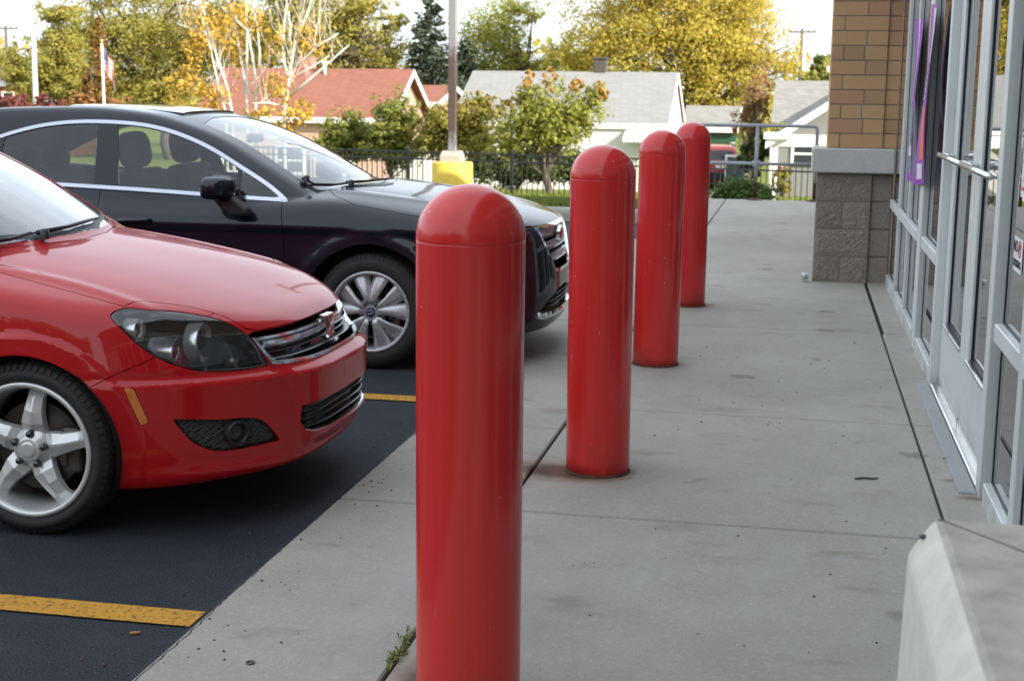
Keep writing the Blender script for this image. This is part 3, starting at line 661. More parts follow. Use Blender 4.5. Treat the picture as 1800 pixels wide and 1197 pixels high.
class Skin:
    def __init__(s, V, N, T): s.V, s.N, s.T = V, N, T
    def pack(s):
        u, inv_ = np.unique(s.T, return_inverse=True); return Skin(s.V[u], s.N[u], inv_.reshape(s.T.shape))
    def split(s, sd):
        """clip at the zero level of a per-vertex scalar -> (inside, outside)"""
        if len(s.T) == 0: return s, s
        sd = np.where(np.abs(sd) < 1e-7, 1e-7, sd); neg = sd < 0; c = neg[s.T].sum(1); V, N = [s.V], [s.N]; T = s.T; I, O = [T[c == 3]], [T[c == 0]]
        mid = T[(c == 1) | (c == 2)]; base = len(s.V)
        if len(mid):
            E = np.sort(np.vstack([mid[:, [0, 1]], mid[:, [1, 2]], mid[:, [2, 0]]]), 1); E = np.unique(E[neg[E[:, 0]] != neg[E[:, 1]]], axis=0)
            t = (sd[E[:, 0]]/(sd[E[:, 0]]-sd[E[:, 1]]))[:, None]; V.append(s.V[E[:, 0]]*(1-t)+s.V[E[:, 1]]*t); n_ = s.N[E[:, 0]]*(1-t)+s.N[E[:, 1]]*t; N.append(n_/np.linalg.norm(n_, axis=1)[:, None])
            key = {(int(a), int(b)): base+i for i, (a, b) in enumerate(E)}; ek = lambda a, b: key[(a, b) if a < b else (b, a)]
            iT, oT = [], []
            for tri in mid.tolist():
                ng = [bool(neg[v]) for v in tri]; lone = ng.index(True) if sum(ng) == 1 else ng.index(False); a, b, d = tri[lone], tri[(lone+1) % 3], tri[(lone+2) % 3]; p, q = ek(a, b), ek(a, d)
                one, two = [(a, p, q)], [(p, b, d), (p, d, q)]
                if sum(ng) == 1: iT += one; oT += two
                else: oT += one; iT += two
            I.append(np.array(iT, int).reshape(-1, 3)); O.append(np.array(oT, int).reshape(-1, 3))
        V, N = np.vstack(V), np.vstack(N); return Skin(V, N, np.vstack(I)).pack(), Skin(V, N, np.vstack(O)).pack()
    def offset(s, d): return Skin(s.V+s.N*d, s.N, s.T)
    def build(s, name, mat, parent=None, depth=.012, flip=False):
        """link as one mesh; open edges get a return flange so that panels have thickness"""
        T = s.T[:, ::-1] if flip else s.T; V, N = s.V, (-s.N if flip else s.N)
        ta = np.linalg.norm(np.cross(V[T[:, 1]]-V[T[:, 0]], V[T[:, 2]]-V[T[:, 0]]), axis=1) > 1e-10; T = T[ta]
        me = bpy.data.meshes.new(name); F = T
        if depth:
            E = np.vstack([T[:, [0, 1]], T[:, [1, 2]], T[:, [2, 0]]]); k = np.sort(E, 1); _, ix, ct = np.unique(k, axis=0, return_index=True, return_counts=True); B = E[ix[ct == 1]]
            vb = np.unique(B); mp = -np.ones(len(V), int); mp[vb] = np.arange(len(vb)); b0 = len(V)
            rim = V[vb]; V = np.vstack([V, rim, rim-s.N[vb]*depth]); nb = len(vb)
            Q = np.stack([b0+mp[B[:, 1]], b0+mp[B[:, 0]], b0+nb+mp[B[:, 0]], b0+nb+mp[B[:, 1]]], 1); F = np.vstack([T, Q[:, [0, 1, 2]], Q[:, [0, 2, 3]]])
            fn = np.zeros((2*nb, 3))
            for q in (Q[:, [0, 1, 2]],):
                n_ = np.cross(V[q[:, 1]]-V[q[:, 0]], V[q[:, 2]]-V[q[:, 0]])
                for j in range(3): np.add.at(fn, q[:, j]-b0, n_)
            for q in (Q[:, [0, 2, 3]],):
                n_ = np.cross(V[q[:, 1]]-V[q[:, 0]], V[q[:, 2]]-V[q[:, 0]])
                for j in range(3): np.add.at(fn, q[:, j]-b0, n_)
            fn /= np.linalg.norm(fn, axis=1)[:, None]+1e-12; N = np.vstack([N, fn])
        me.vertices.add(len(V)); me.vertices.foreach_set('co', V.astype(np.float32).ravel()); n3 = len(F)
        me.loops.add(3*n3); me.loops.foreach_set('vertex_index', F.astype(np.int32).ravel()); me.polygons.add(n3); me.polygons.foreach_set('loop_start', np.arange(0, 3*n3, 3, dtype=np.int32)); me.update(calc_edges=True)
        me.polygons.foreach_set('use_smooth', np.ones(n3, bool)); me.normals_split_custom_set_from_vertices(N.astype(np.float32).tolist()); return link(name, me, mat, parent)
def red_shape():
    Tc = pchip([-3.3, -2.5, -1.2, -.6, -.40, -.15, .1, .35, .55, .70, .80, .90], [.96, 1.0, 1.0, 1.015, 1.005, .975, .934, .883, .828, .780, .740, .68])
    sz = pchip([.10, .2, .3, .42, .55, .7, .85, .95, 1.1], [-.10, -.05, -.018, -.003, 0, -.006, -.030, -.060, -.13])
    pw = pchip([-3.4, -3.0, -2.4, -1.3, -.3, .25, .6, 1.], [.74, .83, .872, .877, .877, .876, .868, .85])
    Nz = pchip([.10, .17, .23, .30, .40, .50, .565, .60, .64, .70, .76, .85], [.78, .845, .872, .885, .892, .895, .900, .908, .896, .872, .835, .75])
    Rz = pchip([-3.55, -3.35, -3.1, -2.7, -2.2, -1.7, -1.25, -.98, -.72, -.48, -.25, -.05], [.95, 1.12, 1.34, 1.42, 1.452, 1.458, 1.440, 1.385, 1.275, 1.145, 1.005, .87])
    re = pchip([.1, .3, .6, .95, 1.2], [-3.25, -3.36, -3.39, -3.33, -3.2])
    def f(P):
        x, y, z = P[:, 0], P[:, 1], P[:, 2]; a = np.sqrt(y*y+1e-5)
        r = np.sqrt(x*x+(z-.318)**2); flare = .014*sstep(.432, .412, r)*sstep(.30, .36, r)*(z > .1)
        r2 = np.sqrt((x+2.614)**2+(z-.318)**2); flare = flare+.014*sstep(.432, .412, r2)
        side = (a-(pw(x)+sz(z)+flare))*.97
        fr = x-(Nz(z)-.60*(a/.877)**3.1)
        ae = .344+.38*(z-.30)
        bulge = .030*sstep(ae+.014, ae-.022, a)*sstep(.640, .585, z)*sstep(.235, .315, z)+.014*np.exp(-((z-.225)/.028)**2)*sstep(.2, .5, a)
        fr = (fr-bulge+.050*sstep(.552, .590, z))/np.sqrt(1+(1.86/.877*(a/.877)**2.1)**2)
        top = (z-(Tc(x)-.100*(a/.86)**3.2-.035*sstep(.5, .85, x)*(a/.7)**2))*.95
        # fold that runs from the screen pillar to the headlamp
        yc = .66-.02*(x+.4)+.06*sstep(0, .6, x); top = top-.007*np.exp(-((a-yc)/.030)**2)*sstep(.62, .35, x)*sstep(-.7, -.4, x)
        bot = (.175+.02*sstep(.4, .8, x)-z)
        lower = smax(smax(smax(side, fr, .16), top, .075), bot, .05); lower = smax(lower, re(z)-x, .15)
        gs = (a-(.795-.43*(z-.95)-.05*sstep(-1., -.3, x)-.12*sstep(-2.4, -3.4, x)))*.92
        roof = (z-(Rz(x+.30*a*a)-.05*a*a))*.8
        gh = smax(smax(gs, roof, .09), .8-z, .02)
        return smin(lower, gh, .02)
    return f
RED_LOC = (-2.65, 5.317, 0.)
def blk_shape():
    Tc = pchip([-3.95, -3.7, -3.3, -2.6, -1.2, -.6, -.25, 0, .3, .6, .8, .93, 1.05], [.98, 1.06, 1.09, 1.05, 1.0, 1.02, 1.03, 1.005, .965, .915, .870, .825, .76])
    sz = pchip([.10, .2, .32, .45, .60, .70, .775, .81, .85, .92, 1.0, 1.12], [-.09, -.05, -.022, -.006, -.004, -.010, -.012, -.002, -.014, -.045, -.085, -.16])
    pw = pchip([-3.95, -3.5, -2.75, -1.4, 0, .4, .7, 1.], [.74, .86, .915, .92, .92, .916, .90, .87])
    Nz = pchip([.10, .17, .24, .32, .40, .50, .60, .70, .80, .84, .90], [.86, .93, .962, .974, .978, .975, .966, .955, .938, .915, .85])
    Rz = pchip([-3.95, -3.65, -3.4, -3.1, -2.7, -2.3, -1.8, -1.4, -1.15, -.9, -.6, -.33, -.1], [.92, 1.07, 1.20, 1.32, 1.425, 1.470, 1.479, 1.450, 1.396, 1.315, 1.17, 1.02, .89])
    re = pchip([.1, .3, .6, .95, 1.2], [-3.72, -3.82, -3.84, -3.82, -3.7])
    def f(P):
        x, y, z = P[:, 0], P[:, 1], P[:, 2]; a = np.sqrt(y*y+1e-5); fl = 0
        for cx in (0., -2.75):
            r = np.sqrt((x-cx)**2+(z-.335)**2); fl = fl+.012*sstep(.50, .43, r)*sstep(.30, .36, r)
        side = (a-(pw(x)+sz(z)+fl))*.97
        fr = (x-(Nz(z)-.56*(a/.92)**3.3))/np.sqrt(1+(2.0*(a/.92)**2.3)**2)
        top = (z-(Tc(x)-.085*(a/.88)**3.4-.04*sstep(.5, .95, x)*(a/.75)**2))*.95
        yc = .52+.10*sstep(.9, -.3, x); top = top-.006*np.exp(-((a-yc)/.05)**2)*sstep(.9, .7, x)*sstep(-.6, -.3, x)
        lower = smax(smax(smax(side, fr, .15), top, .085), .185-z, .05); lower = smax(lower, re(z)-x, .15)
        gs = (a-(.845-.44*(z-.95)-.09*sstep(-.9, -.2, x)-.14*sstep(-2.6, -3.7, x)))*.92
        roof = (z-(Rz(x+.26*a*a)-.012*a*a))*.8
        return smin(lower, smax(smax(gs, roof, .085), .8-z, .02), .025)
    return f
BLK_LOC = (-2.376, 8.62, 0.)
# ================================================================ BEYOND THE KERB: pole, railing, fence

MT['yellow'] = simple('yellow_pole_base_paint', (.62, .44, .06), .7, var=.10, scale=9, bump=.3)
def pole_mat():
    t = NT('weathered_pole_paint'); p = t.obj(); sep = t.n('SeparateXYZ'); t.l(p, sep.inputs[0])
    n = t.noise(t.mapv(p, (9, 9, 2.2)), 4, 6, .75)
    band = t.ramp(t.math('MULTIPLY', sep.outputs[2], .25), [(.22, .35), (.30, .80), (.50, .97), (.62, .75), (.74, .12), (1., 0.)])
    rust = t.math('MULTIPLY', t.ramp(t.math('ADD', n, t.math('MULTIPLY_ADD', band, .55, -.30)), [(.42, 0.), (.60, 1.)]), .95)
    t.set(color=t.mix(rust, (.20, .195, .20), (.062, .036, .028)), rough=.7); t.bump(n, .3, .004); return t.m
pc = at(795, 285, 25.); PZ = GZ(25.)
lp = tag(empty('light_pole', (pc[0], 25., PZ)), 'grey rust streaked light pole on a round yellow concrete base', 'lamp post')
def bmx(mb, name, mat, par): return mb.build(name, mat, par)
mb = MB(); h0 = pc[2]-PZ; mb.lathe([(.372, -.6), (.372, h0-.02), (.357, h0), (0, h0)], n=40); bmx(mb, 'base', MT['yellow'], lp)
mb = MB(); mb.add([(x*a, y*a, z) for (a, z) in ((.185, h0+.001), (.185, h0+.11), (.15, h0+.20)) for (x, y) in ((1, 1), (-1, 1), (-1, -1), (1, -1))], [(0, 1, 2, 3)[::-1], (8, 9, 10, 11)]+[(4*j+i, 4*j+(i+1) % 4, 4*j+4+(i+1) % 4, 4*j+4+i) for j in (0, 1) for i in range(4)]); bmx(mb, 'base_cover', MT['kerb'], lp)
mb = MB(); mb.bbox(-.068, .068, -.068, .068, h0+.20, 7.5, .01, 2); bmx(mb, 'pole', pole_mat(), lp)
mb = MB(); mb.bbox(-.5, .5, -.15, .15, 7.501, 7.7, .03, 2); bmx(mb, 'lamp_head', MT['alu'], lp)
def galv():
    t = NT('galvanised_pipe_with_rust'); p = t.obj(); sep = t.n('SeparateXYZ'); t.l(p, sep.inputs[0]); n = t.noise(t.mapv(p, (5, 5, 5)), 3, 5, .7)
    low = t.ramp(sep.outputs[2], [(.10, .8), (.42, 0.)])
    k = t.ramp(t.math('ADD', n, t.math('MULTIPLY', low, .5)), [(.62, 0.), (.68, 1.)])
    t.set(color=t.mix(k, (.30, .32, .36), (.10, .045, .028)), rough=.55, metal=.3); return t.m
MT['galv'] = galv()
ry = 21.78; rl = tag(empty('pipe_railing', (-.62, ry, ZW)), 'rust spotted galvanised pipe railing across the end of the walk', 'railing')
px0, px1, px2 = -1.60+.62, 0., .262+.62; zt_ = at(1328, 221, ry)[2]-ZW; zm_ = at(1328, 288, ry)[2]-ZW
mb = MB(); rr = .028
mb.tube([(px0, 0, zt_), (px2-.05, 0, zt_), (px2-.015, 0, zt_-.015), (px2, 0, zt_-.05), (px2, 0, .01)], rr, 10); mb.tube([(px0, 0, 0), (px0, 0, zt_)], rr, 10); bmx(mb, 'frame', MT['galv'], rl)
mb = MB(); mb.tube([(px0, 0, zm_), (px2, 0, zm_)], rr*.95, 10); bmx(mb, 'rail', MT['galv'], rl)
mb = MB(); mb.tube([(px1, 0, .01), (px1, 0, zt_+.01)], rr*1.05, 10); mb.lathe([(.05, -.05), (.058, -.03), (.058, .03), (.05, .05)], (px1, 0, zm_), n=14); bmx(mb, 'post', MT['galv'], rl)
mb = MB(); mb.lathe([(.0, .03), (.05, .03), (.11, .012), (.12, 0)], (px1, 0, 0), n=16); mb.lathe([(0, .03), (.05, .03), (.11, .012), (.12, 0)], (px2, 0, 0), n=16); bmx(mb, 'foot_plate', MT['rust'], rl)
# black picket fence
MT['iron'] = simple('black_powder_coat', (.012, .013, .016), .45)
FY = 30.; fa = at(430, 258, FY); fb = at(1480, 291, FY-.9)
fence = tag(empty('iron_fence', (fa[0], fa[1], 0)), 'low black metal picket fence along the foot of the lawn', 'fence')
fl = fb-fa; L = math.hypot(fl[0], fl[1]); fence.rotation_euler = (0, 0, math.atan2(fl[1], fl[0]))
zf = lambda s: fa[2]+(fb[2]-fa[2])*s/L
p1 = at(724, 258, FY); s0 = math.hypot(p1[0]-fa[0], p1[1]-fa[1]) % 2.33
posts = [s0+2.33*i for i in range(int((L-s0)/2.33)+1)]; H = 1.02
for s in posts:
    mb = MB(); mb.box(s-.032, s+.032, -.032, .032, zf(s)-H-.3, zf(s)+.07); mb.add([(s-.036, -.036, zf(s)+.07), (s+.036, -.036, zf(s)+.07), (s+.036, .036, zf(s)+.07), (s-.036, .036, zf(s)+.07), (s, 0, zf(s)+.11)], [(0, 1, 4), (1, 2, 4), (2, 3, 4), (3, 0, 4), (3, 2, 1, 0)]); bmx(mb, 'post', MT['iron'], fence)
for a, b in zip([0]+posts, posts+[L]):
    mb = MB()
    for dz in (0, -.15, -.86):
        V = [(a+.033, -.016, zf(a)+dz), (b-.033, -.016, zf(b)+dz), (b-.033, .016, zf(b)+dz), (a+.033, .016, zf(a)+dz)]; mb.add([(x, y, z-.017) for x, y, z in V]+[(x, y, z+.017) for x, y, z in V], [(0, 3, 2, 1), (4, 5, 6, 7), (0, 1, 5, 4), (1, 2, 6, 5), (2, 3, 7, 6), (3, 0, 4, 7)])
    s = a+.10
    while s < b-.06: mb.box(s-.009, s+.009, -.0095, .0095, zf(s)-H+.04, zf(s)-.004); s += .1165
    bmx(mb, 'picket_panel', MT['iron'], fence)
# ================================================================ HOUSES
def shingle(name, a, b, s=1.):
    t = NT(name); p = t.pos(); sep = t.n('SeparateXYZ'); t.l(p, sep.inputs[0])
    br = t.n('TexBrick'); br.inputs['Scale'].default_value = 1; br.inputs['Brick Width'].default_value = .30; br.inputs['Row Height'].default_value = .085; br.inputs['Mortar Size'].default_value = .006
    cb = t.n('CombineXYZ'); t.l(t.math('ADD', sep.outputs[0], sep.outputs[1]), cb.inputs[0]); t.l(sep.outputs[2], cb.inputs[1]); t.l(cb.outputs[0], br.inputs[0])
    br.inputs['Color1'].default_value = (*a, 1); br.inputs['Color2'].default_value = (*b, 1); br.inputs['Mortar'].default_value = (*[x*.55 for x in a], 1)
    n = t.noise(p, .8, 6, .6); m = t.noise(t.mapv(p, (.7, .7, 5)), 2.2, 5, .7)
    c = t.mix(t.math('MULTIPLY', n, .5), br.outputs[0], b); c = t.mix(t.math('MULTIPLY', t.ramp(m, [(.5, 0.), (.75, 1.)]), .5), c, tuple(x*.6 for x in a))
    t.set(color=c, rough=.9); return t.m
def siding(name, col, row=.11):
    t = NT(name); p = t.pos(); sep = t.n('SeparateXYZ'); t.l(p, sep.inputs[0])
    f = t.math('FRACT', t.math('MULTIPLY', sep.outputs[2], 1/row)); n = t.noise(p, 1.2, 5)
    c = t.mix(t.math('MULTIPLY', n, .3), col, tuple(x*.82 for x in col)); t.set(color=c, rough=.6); t.bump(f, 1., .03); return t.m
MT['sh_red'] = shingle('red_brown_shingle', (.185, .066, .042), (.225, .088, .058)); MT['sh_pale'] = shingle('pale_grey_shingle', (.19, .19, .185), (.225, .222, .215)); MT['sh_grey'] = shingle('grey_shingle', (.17, .165, .15), (.235, .225, .205))
MT['sd_white'] = siding('white_siding', (.70, .69, .66), .16); MT['sd_grey'] = siding('light_grey_siding', (.24, .24, .235), .13); MT['sd_pink'] = siding('blush_siding', (.56, .37, .30), .17)
MT['h_glass'] = simple('house_window_glass', (.03, .035, .04), .06)
def win(parent, x, y, z, w_, h_, d, axis='y', frame=MT['white_paint']):
    """window on a wall; d = outward direction (+1/-1) along axis"""
    f = MB(); t_ = .09
    def bx(a0, a1, z0, z1, e0, e1):
        if axis == 'y': f.box(x+a0, x+a1, y+d*e0, y+d*e1, z+z0, z+z1)
        else: f.box(x+d*e0, x+d*e1, y+a0, y+a1, z+z0, z+z1)
    bx(-w_/2-t_, -w_/2, -h_/2-t_, h_/2+t_, .0, .06); bx(w_/2, w_/2+t_, -h_/2-t_, h_/2+t_, .0, .06); bx(-w_/2, w_/2, h_/2, h_/2+t_, .0, .06); bx(-w_/2, w_/2, -h_/2-t_, -h_/2, .0, .075); bx(-w_/2, w_/2, -.035, .035, .0, .05)
    fo = f.build('window', frame, parent); f = MB()
    def bx(a0, a1, z0, z1, e0, e1):
        if axis == 'y': f.box(x+a0, x+a1, y+d*e0, y+d*e1, z+z0, z+z1)
        else: f.box(x+d*e0, x+d*e1, y+a0, y+a1, z+z0, z+z1)
    bx(-w_/2, w_/2, -h_/2, h_/2, .004, .02); f.build('pane', MT['h_glass'], fo); return fo
def gable_house(name, label, x0, x1, y0, ym, y1, zg, ze, zr, wall, roof, over=.35, fascia=True):
    """ridge along x; y0 front eave, ym ridge, y1 rear eave"""
    r = tag(empty(name, ((x0+x1)/2, ym, zg)), label, 'house'); ox, oy, oz = (x0+x1)/2, ym, zg
    T = lambda V: [(x-ox, y-oy, z-oz) for x, y, z in V]
    a, b = x0+over, x1-over; yf, yb = y0+over, y1-over; k = (zr-ze)/(ym-y0)
    zw = ze+k*over-.12; zw2 = zr-(zr-ze)/(y1-ym)*(y1-over-ym)-.12
    mb = MB(); mb.add(T([(a, yf, zg-.6), (b, yf, zg-.6), (b, yb, zg-.6), (a, yb, zg-.6), (a, yf, zw), (b, yf, zw), (b, yb, zw2), (a, yb, zw2), (a, ym, zr-.14), (b, ym, zr-.14)]),
        [(0, 1, 5, 4), (2, 3, 7, 6), (1, 2, 6, 9, 5), (3, 0, 4, 8, 7)]); mb.build('wall', wall, r)
    mb = MB(); th = .10
    mb.add(T([(x0, y0, ze), (x1, y0, ze), (x1, ym, zr), (x0, ym, zr), (x0, y0, ze-th), (x1, y0, ze-th), (x1, ym, zr-th), (x0, ym, zr-th), (x0, y1, ze), (x1, y1, ze), (x0, y1, ze-th), (x1, y1, ze-th)]),
        [(0, 1, 2, 3), (3, 2, 9, 8), (4, 7, 6, 5), (7, 10, 11, 6), (0, 4, 5, 1), (9, 11, 10, 8), (1, 5, 6, 2), (2, 6, 11, 9), (0, 3, 7, 4), (3, 8, 10, 7)]); ro = mb.build('roof', roof, r)
    if fascia:
        mb = MB()
        for xx in (x0-.02, x1-.02):
            for (ya, za, yb_, zb_) in ((y0, ze, ym, zr), (ym, zr, y1, ze)): mb.add(T([(xx, ya, za-.02), (xx+.04, ya, za-.02), (xx+.04, yb_, zb_-.02), (xx, yb_, zb_-.02), (xx, ya, za-.26), (xx+.04, ya, za-.26), (xx+.04, yb_, zb_-.26), (xx, yb_, zb_-.26)]), [(0, 1, 2, 3), (7, 6, 5, 4), (0, 4, 5, 1), (2, 6, 7, 3), (1, 5, 6, 2), (0, 3, 7, 4)])
        mb.add(T([(x0, y0-.03, ze-.22), (x1, y0-.03, ze-.22), (x1, y0-.03, ze-.01), (x0, y0-.03, ze-.01), (x0, y0+.01, ze-.22), (x1, y0+.01, ze-.22), (x1, y0+.01, ze-.01), (x0, y0+.01, ze-.01)]), [(0, 1, 2, 3), (7, 6, 5, 4), (0, 4, 5, 1), (3, 2, 6, 7), (1, 5, 6, 2), (0, 3, 7, 4)])
        mb.build('fascia', MT['white_paint'], r)
    return r, (ox, oy, oz), ro
# white house
xr = at(1175, 218, 55)[0]; xl = at(832, 120, 59)[0]; ze = at(1100, 217, 55)[2]; zr = at(1100, 127, 59)[2]
wh, o3, ro = gable_house('white_house', 'white house with a pale grey roof behind the green and orange tree', xl, xr, 55., 59., 63., GZ(58), ze, zr, MT['sd_white'], MT['sh_pale'], over=.10)
cp = at(1057, 118, 59.4); mb = MB(); mb.bbox(cp[0]-o3[0]-.25, cp[0]-o3[0]+.25, -.1, .5, zr-o3[2]-.5, zr-o3[2]+.5, .02); mb.bbox(cp[0]-o3[0]-.3, cp[0]-o3[0]+.3, -.15, .55, zr-o3[2]+.5, zr-o3[2]+.58, .02); mb.build('chimney', simple('dark_chimney_brick', (.06, .05, .045), .9), ro, ).matrix_parent_inverse = Matrix.Identity(4)
aw = at(1140, 247, 54.2); mb = MB(); a0 = at(1095, 247, 54.2)[0]-o3[0]; a1 = at(1190, 247, 54.2)[0]-o3[0]; zz = aw[2]-o3[2]
mb.add([(a0, -3.6, zz+.45), (a1, -3.6, zz+.45), (a1, -4.9, zz+.08), (a0, -4.9, zz+.08)], [(0, 1, 2, 3)]); nn = 14
for i in range(nn):
    q0, q1 = a0+(a1-a0)*i/nn, a0+(a1-a0)*(i+1)/nn; mb.add([(q0, -4.9, zz+.08), (q1, -4.9, zz+.08), (q1, -4.91, zz-.04), ((q0+q1)/2, -4.91, zz-.10), (q0, -4.91, zz-.04)], [(0, 1, 2, 3, 4)])
mb.build('awning', MT['white_paint'], wh)
win(wh, a0+.4, -3.65, zz-.55, .9, .9, -1); win(wh, a0-2.6, -3.65, zz-.45, 1.3, 1.0, -1); win(wh, xr-o3[0]-.10, -.1, zz-.2, .9, 1.1, 1, 'x')
mb = MB(); mb.box(a1-1.2, a1-.3, -3.72, -3.655, -.5, zz-.1); mb.build('door', simple('grey_green_door', (.28, .30, .25), .5), wh)
# red roofed house
xa = at(728, 122, 55)[0]; xb = at(392, 118, 55)[0]
rh, o3, ro = gable_house('red_roof_house', 'house with a long red brown roof behind the white birches', xb, xa, 51.8, 55., 58.2, GZ(54), at(600, 207, 51.8)[2], at(600, 121, 55)[2], MT['sd_pink'], MT['sh_red'])
win(rh, xa-o3[0]-.35, -.05, at(740, 152, 55)[2]-o3[2], .22, .7, 1, 'x')
for q in (-6, -3.5, -1.3): win(rh, xa-o3[0]-1+q*.9, -2.85, .95, 1., .9, -1)
mb = MB(); vp = at(571, 112, 54.6); mb.tube([(vp[0]-o3[0], -.4, vp[2]-o3[2]-.5), (vp[0]-o3[0], -.4, vp[2]-o3[2])], .06, 8); mb.lathe([(.0, .1), (.12, .08), (.12, -.06), (.07, -.08)], (vp[0]-o3[0], -.4, vp[2]-o3[2]), n=10); mb.build('vent_pipe', MT['white_paint'], ro)
cpx = at(540, 112, 56); mb = MB(); mb.bbox(cpx[0]-o3[0]-.3, cpx[0]-o3[0]+.3, .7, 1.3, 2.6, cpx[2]-o3[2]+.25, .02); mb.build('chimney', simple('rose_brick_chimney', (.30, .16, .12), .9), ro)
xs0, xs1 = at(742, 150, 66)[0], at(802, 150, 66)[0]
sh, o3, ro = gable_house('red_roof_house', 'small house with a red roof beside the spruce, mostly hidden by bushes', xs0-2., xs1, 62.5, 66, 69.5, GZ(66), at(770, 180, 62.5)[2], at(770, 150, 66)[2], MT['sd_pink'], MT['sh_red'])
win(sh, 0, -3.15, 1.0, .9, .9, -1)
# garage with green door
gx0, gx1 = at(1196, 232, 64)[0], at(1297, 232, 64)[0]
ga, o3, ro = gable_house('garage', 'garage with a dark green door behind the orange red vehicle', gx0, gx1, 64, 67.2, 70.4, GZ(64), at(1245, 224, 64)[2], at(1230, 186, 67.2)[2], MT['sd_white'], MT['sh_grey'])
ga['category'] = 'garage'; gd0, gd1 = at(1222, 232, 64.3)[0]-o3[0], at(1294, 232, 64.3)[0]-o3[0]; gz1 = at(1260, 233, 64.3)[2]-o3[2]
mb = MB()
for i in range(5): mb.bbox(gd0, gd1, -2.93, -2.86, .02+i*gz1/5, (i+1)*gz1/5-.012, .012)
mb.build('door', simple('dark_green_door', (.012, .075, .035), .5), ga)
# grey sided house at the right
ra, rb = at(1364, 142, 56)[0], at(1364, 142, 56)[0]+9
xg0 = at(1362, 240, 50)[0]; xg1 = xg0+7.6; zgd = GZ(50)
hr = tag(empty('grey_house', (xg0+3.8, 53, zgd)), 'grey sided house with white trim partly hidden by the brick pier', 'house'); ox, oy, oz = xg0+3.8, 53, zgd
T = lambda V: [(x-ox, y-oy, z-oz) for x, y, z in V]
zea = at(1370, 236, 50)[2]; zap = zea+.66*3.8; zrm = at(1400, 142, 56)[2]; zem = at(1362, 216, 52.2)[2]
mb = MB(); mb.add(T([(xg0, 50, zgd-.6), (xg1, 50, zgd-.6), (xg1, 50, zea), (ox, 50, zap-.1), (xg0, 50, zea), (xg0, 58, zgd-.6), (xg0, 58, zea), (xg1, 58, zgd-.6), (xg1, 58, zea)]), [(0, 1, 2, 3, 4), (5, 0, 4, 6), (1, 7, 8, 2)]); mb.build('wall', MT['sd_grey'], hr)
mb = MB(); e = .30; zl = zea-.66*e
mb.add(T([(xg0-e, 49.7, zl), (ox, 49.7, zap), (ox, 56, zap), (xg0-e, 53, zl), (xg1+e, 49.7, zl), (xg1+e, 56, zl), (xg0-e, 49.7, zl-.1), (ox, 49.7, zap-.1), (xg1+e, 49.7, zl-.1)]), [(0, 1, 2, 3), (1, 4, 5, 2), (0, 6, 7, 1), (1, 7, 8, 4)])
mb.add(T([(ra-.05, 52.2, zem), (ra+10, 52.2, zem), (ra+10, 56.2, zrm), (ra, 56.2, zrm), (ra, 60.4, zem), (ra+10, 60.4, zem)]), [(0, 1, 2, 3), (3, 2, 5, 4)])
ro = mb.build('roof', MT['sh_grey'], hr)
mb = MB()
for (p, q) in (((xg0-e, zl), (ox, zap)), ((ox, zap), (xg1+e, zl))):
    mb.add(T([(p[0], 49.66, p[1]-.03), (q[0], 49.66, q[1]-.03), (q[0], 49.66, q[1]-.30), (p[0], 49.66, p[1]-.30), (p[0], 49.73, p[1]-.03), (q[0], 49.73, q[1]-.03), (q[0], 49.73, q[1]-.30), (p[0], 49.73, p[1]-.30)]), [(3, 2, 1, 0), (0, 1, 5, 4), (2, 3, 7, 6), (1, 2, 6, 5), (0, 4, 7, 3), (4, 5, 6, 7)])
mb.box(xg0-ox-.05, xg1-ox+.05, -3.05, -2.99, zea-oz-.42, zea-oz-.02); mb.box(xg0-ox-.04, xg0-ox+.12, -3.04, -2.99, -.4, zea-oz-.43); mb.box(xg0-ox-.36, xg0-ox+.55, -3.45, -3.06, zea-oz-.16, zea-oz+.06)
mb.build('trim', MT['white_paint'], hr)
wc = at(1420, 271, 50); win(hr, wc[0]-ox, -3.0, wc[2]-oz, .95, .62, -1)
mb = MB(); mb.tube([(xg0-ox-.1, -3.1, zea-oz-.2), (xg0-ox-.1, -3.1, .1)], .05, 8); mb.build('downpipe', MT['white_paint'], hr)
# white shed behind the fence and a framed yard gate
a0 = at(690, 300, 40); a1 = at(748, 265, 40); zg = GZ(40)
sd = tag(empty('shed', ((a0[0]+a1[0])/2, 40.6, zg)), 'low white shed seen through the fence under the bushes', 'shed'); hw = abs(a1[0]-a0[0])/2
mb = MB(); mb.bbox(-hw, hw, -.6, .6, -.2, a1[2]-zg, .02); mb.build('wall', MT['sd_white'], sd)
mb = MB(); mb.bbox(-hw-.06, hw+.06, -.68, .68, a1[2]-zg+.001, a1[2]-zg+.07, .02); mb.build('roof', MT['white_paint'], sd)
mb = MB(); mb.box(-hw*.1, hw*.55, -.64, -.601, -.1, (a1[2]-zg)*.8); mb.build('door', simple('shed_door', (.60, .60, .58), .5), sd)
g0 = at(1277, 316, 58); g1 = at(1308, 274, 58); yg = tag(empty('yard_gate', ((g0[0]+g1[0])/2, 58, GZ(58))), 'grey green board gate in a white frame beside the garage', 'gate'); hw = abs(g1[0]-g0[0])/2; hh = g1[2]-GZ(58)
mb = MB(); mb.box(-hw, hw, -.03, .03, .1, hh-.06); mb.build('panel', simple('grey_green_boards', (.06, .09, .085), .6), yg)
mb = MB(); mb.box(-hw, hw, -.05, .05, hh-.06, hh+.03); mb.box(hw-.02, hw+.16, -.08, .08, -.2, hh+.12); mb.box(-hw-.08, -hw, -.05, .05, -.2, hh+.03); mb.build('frame', MT['white_paint'], yg)
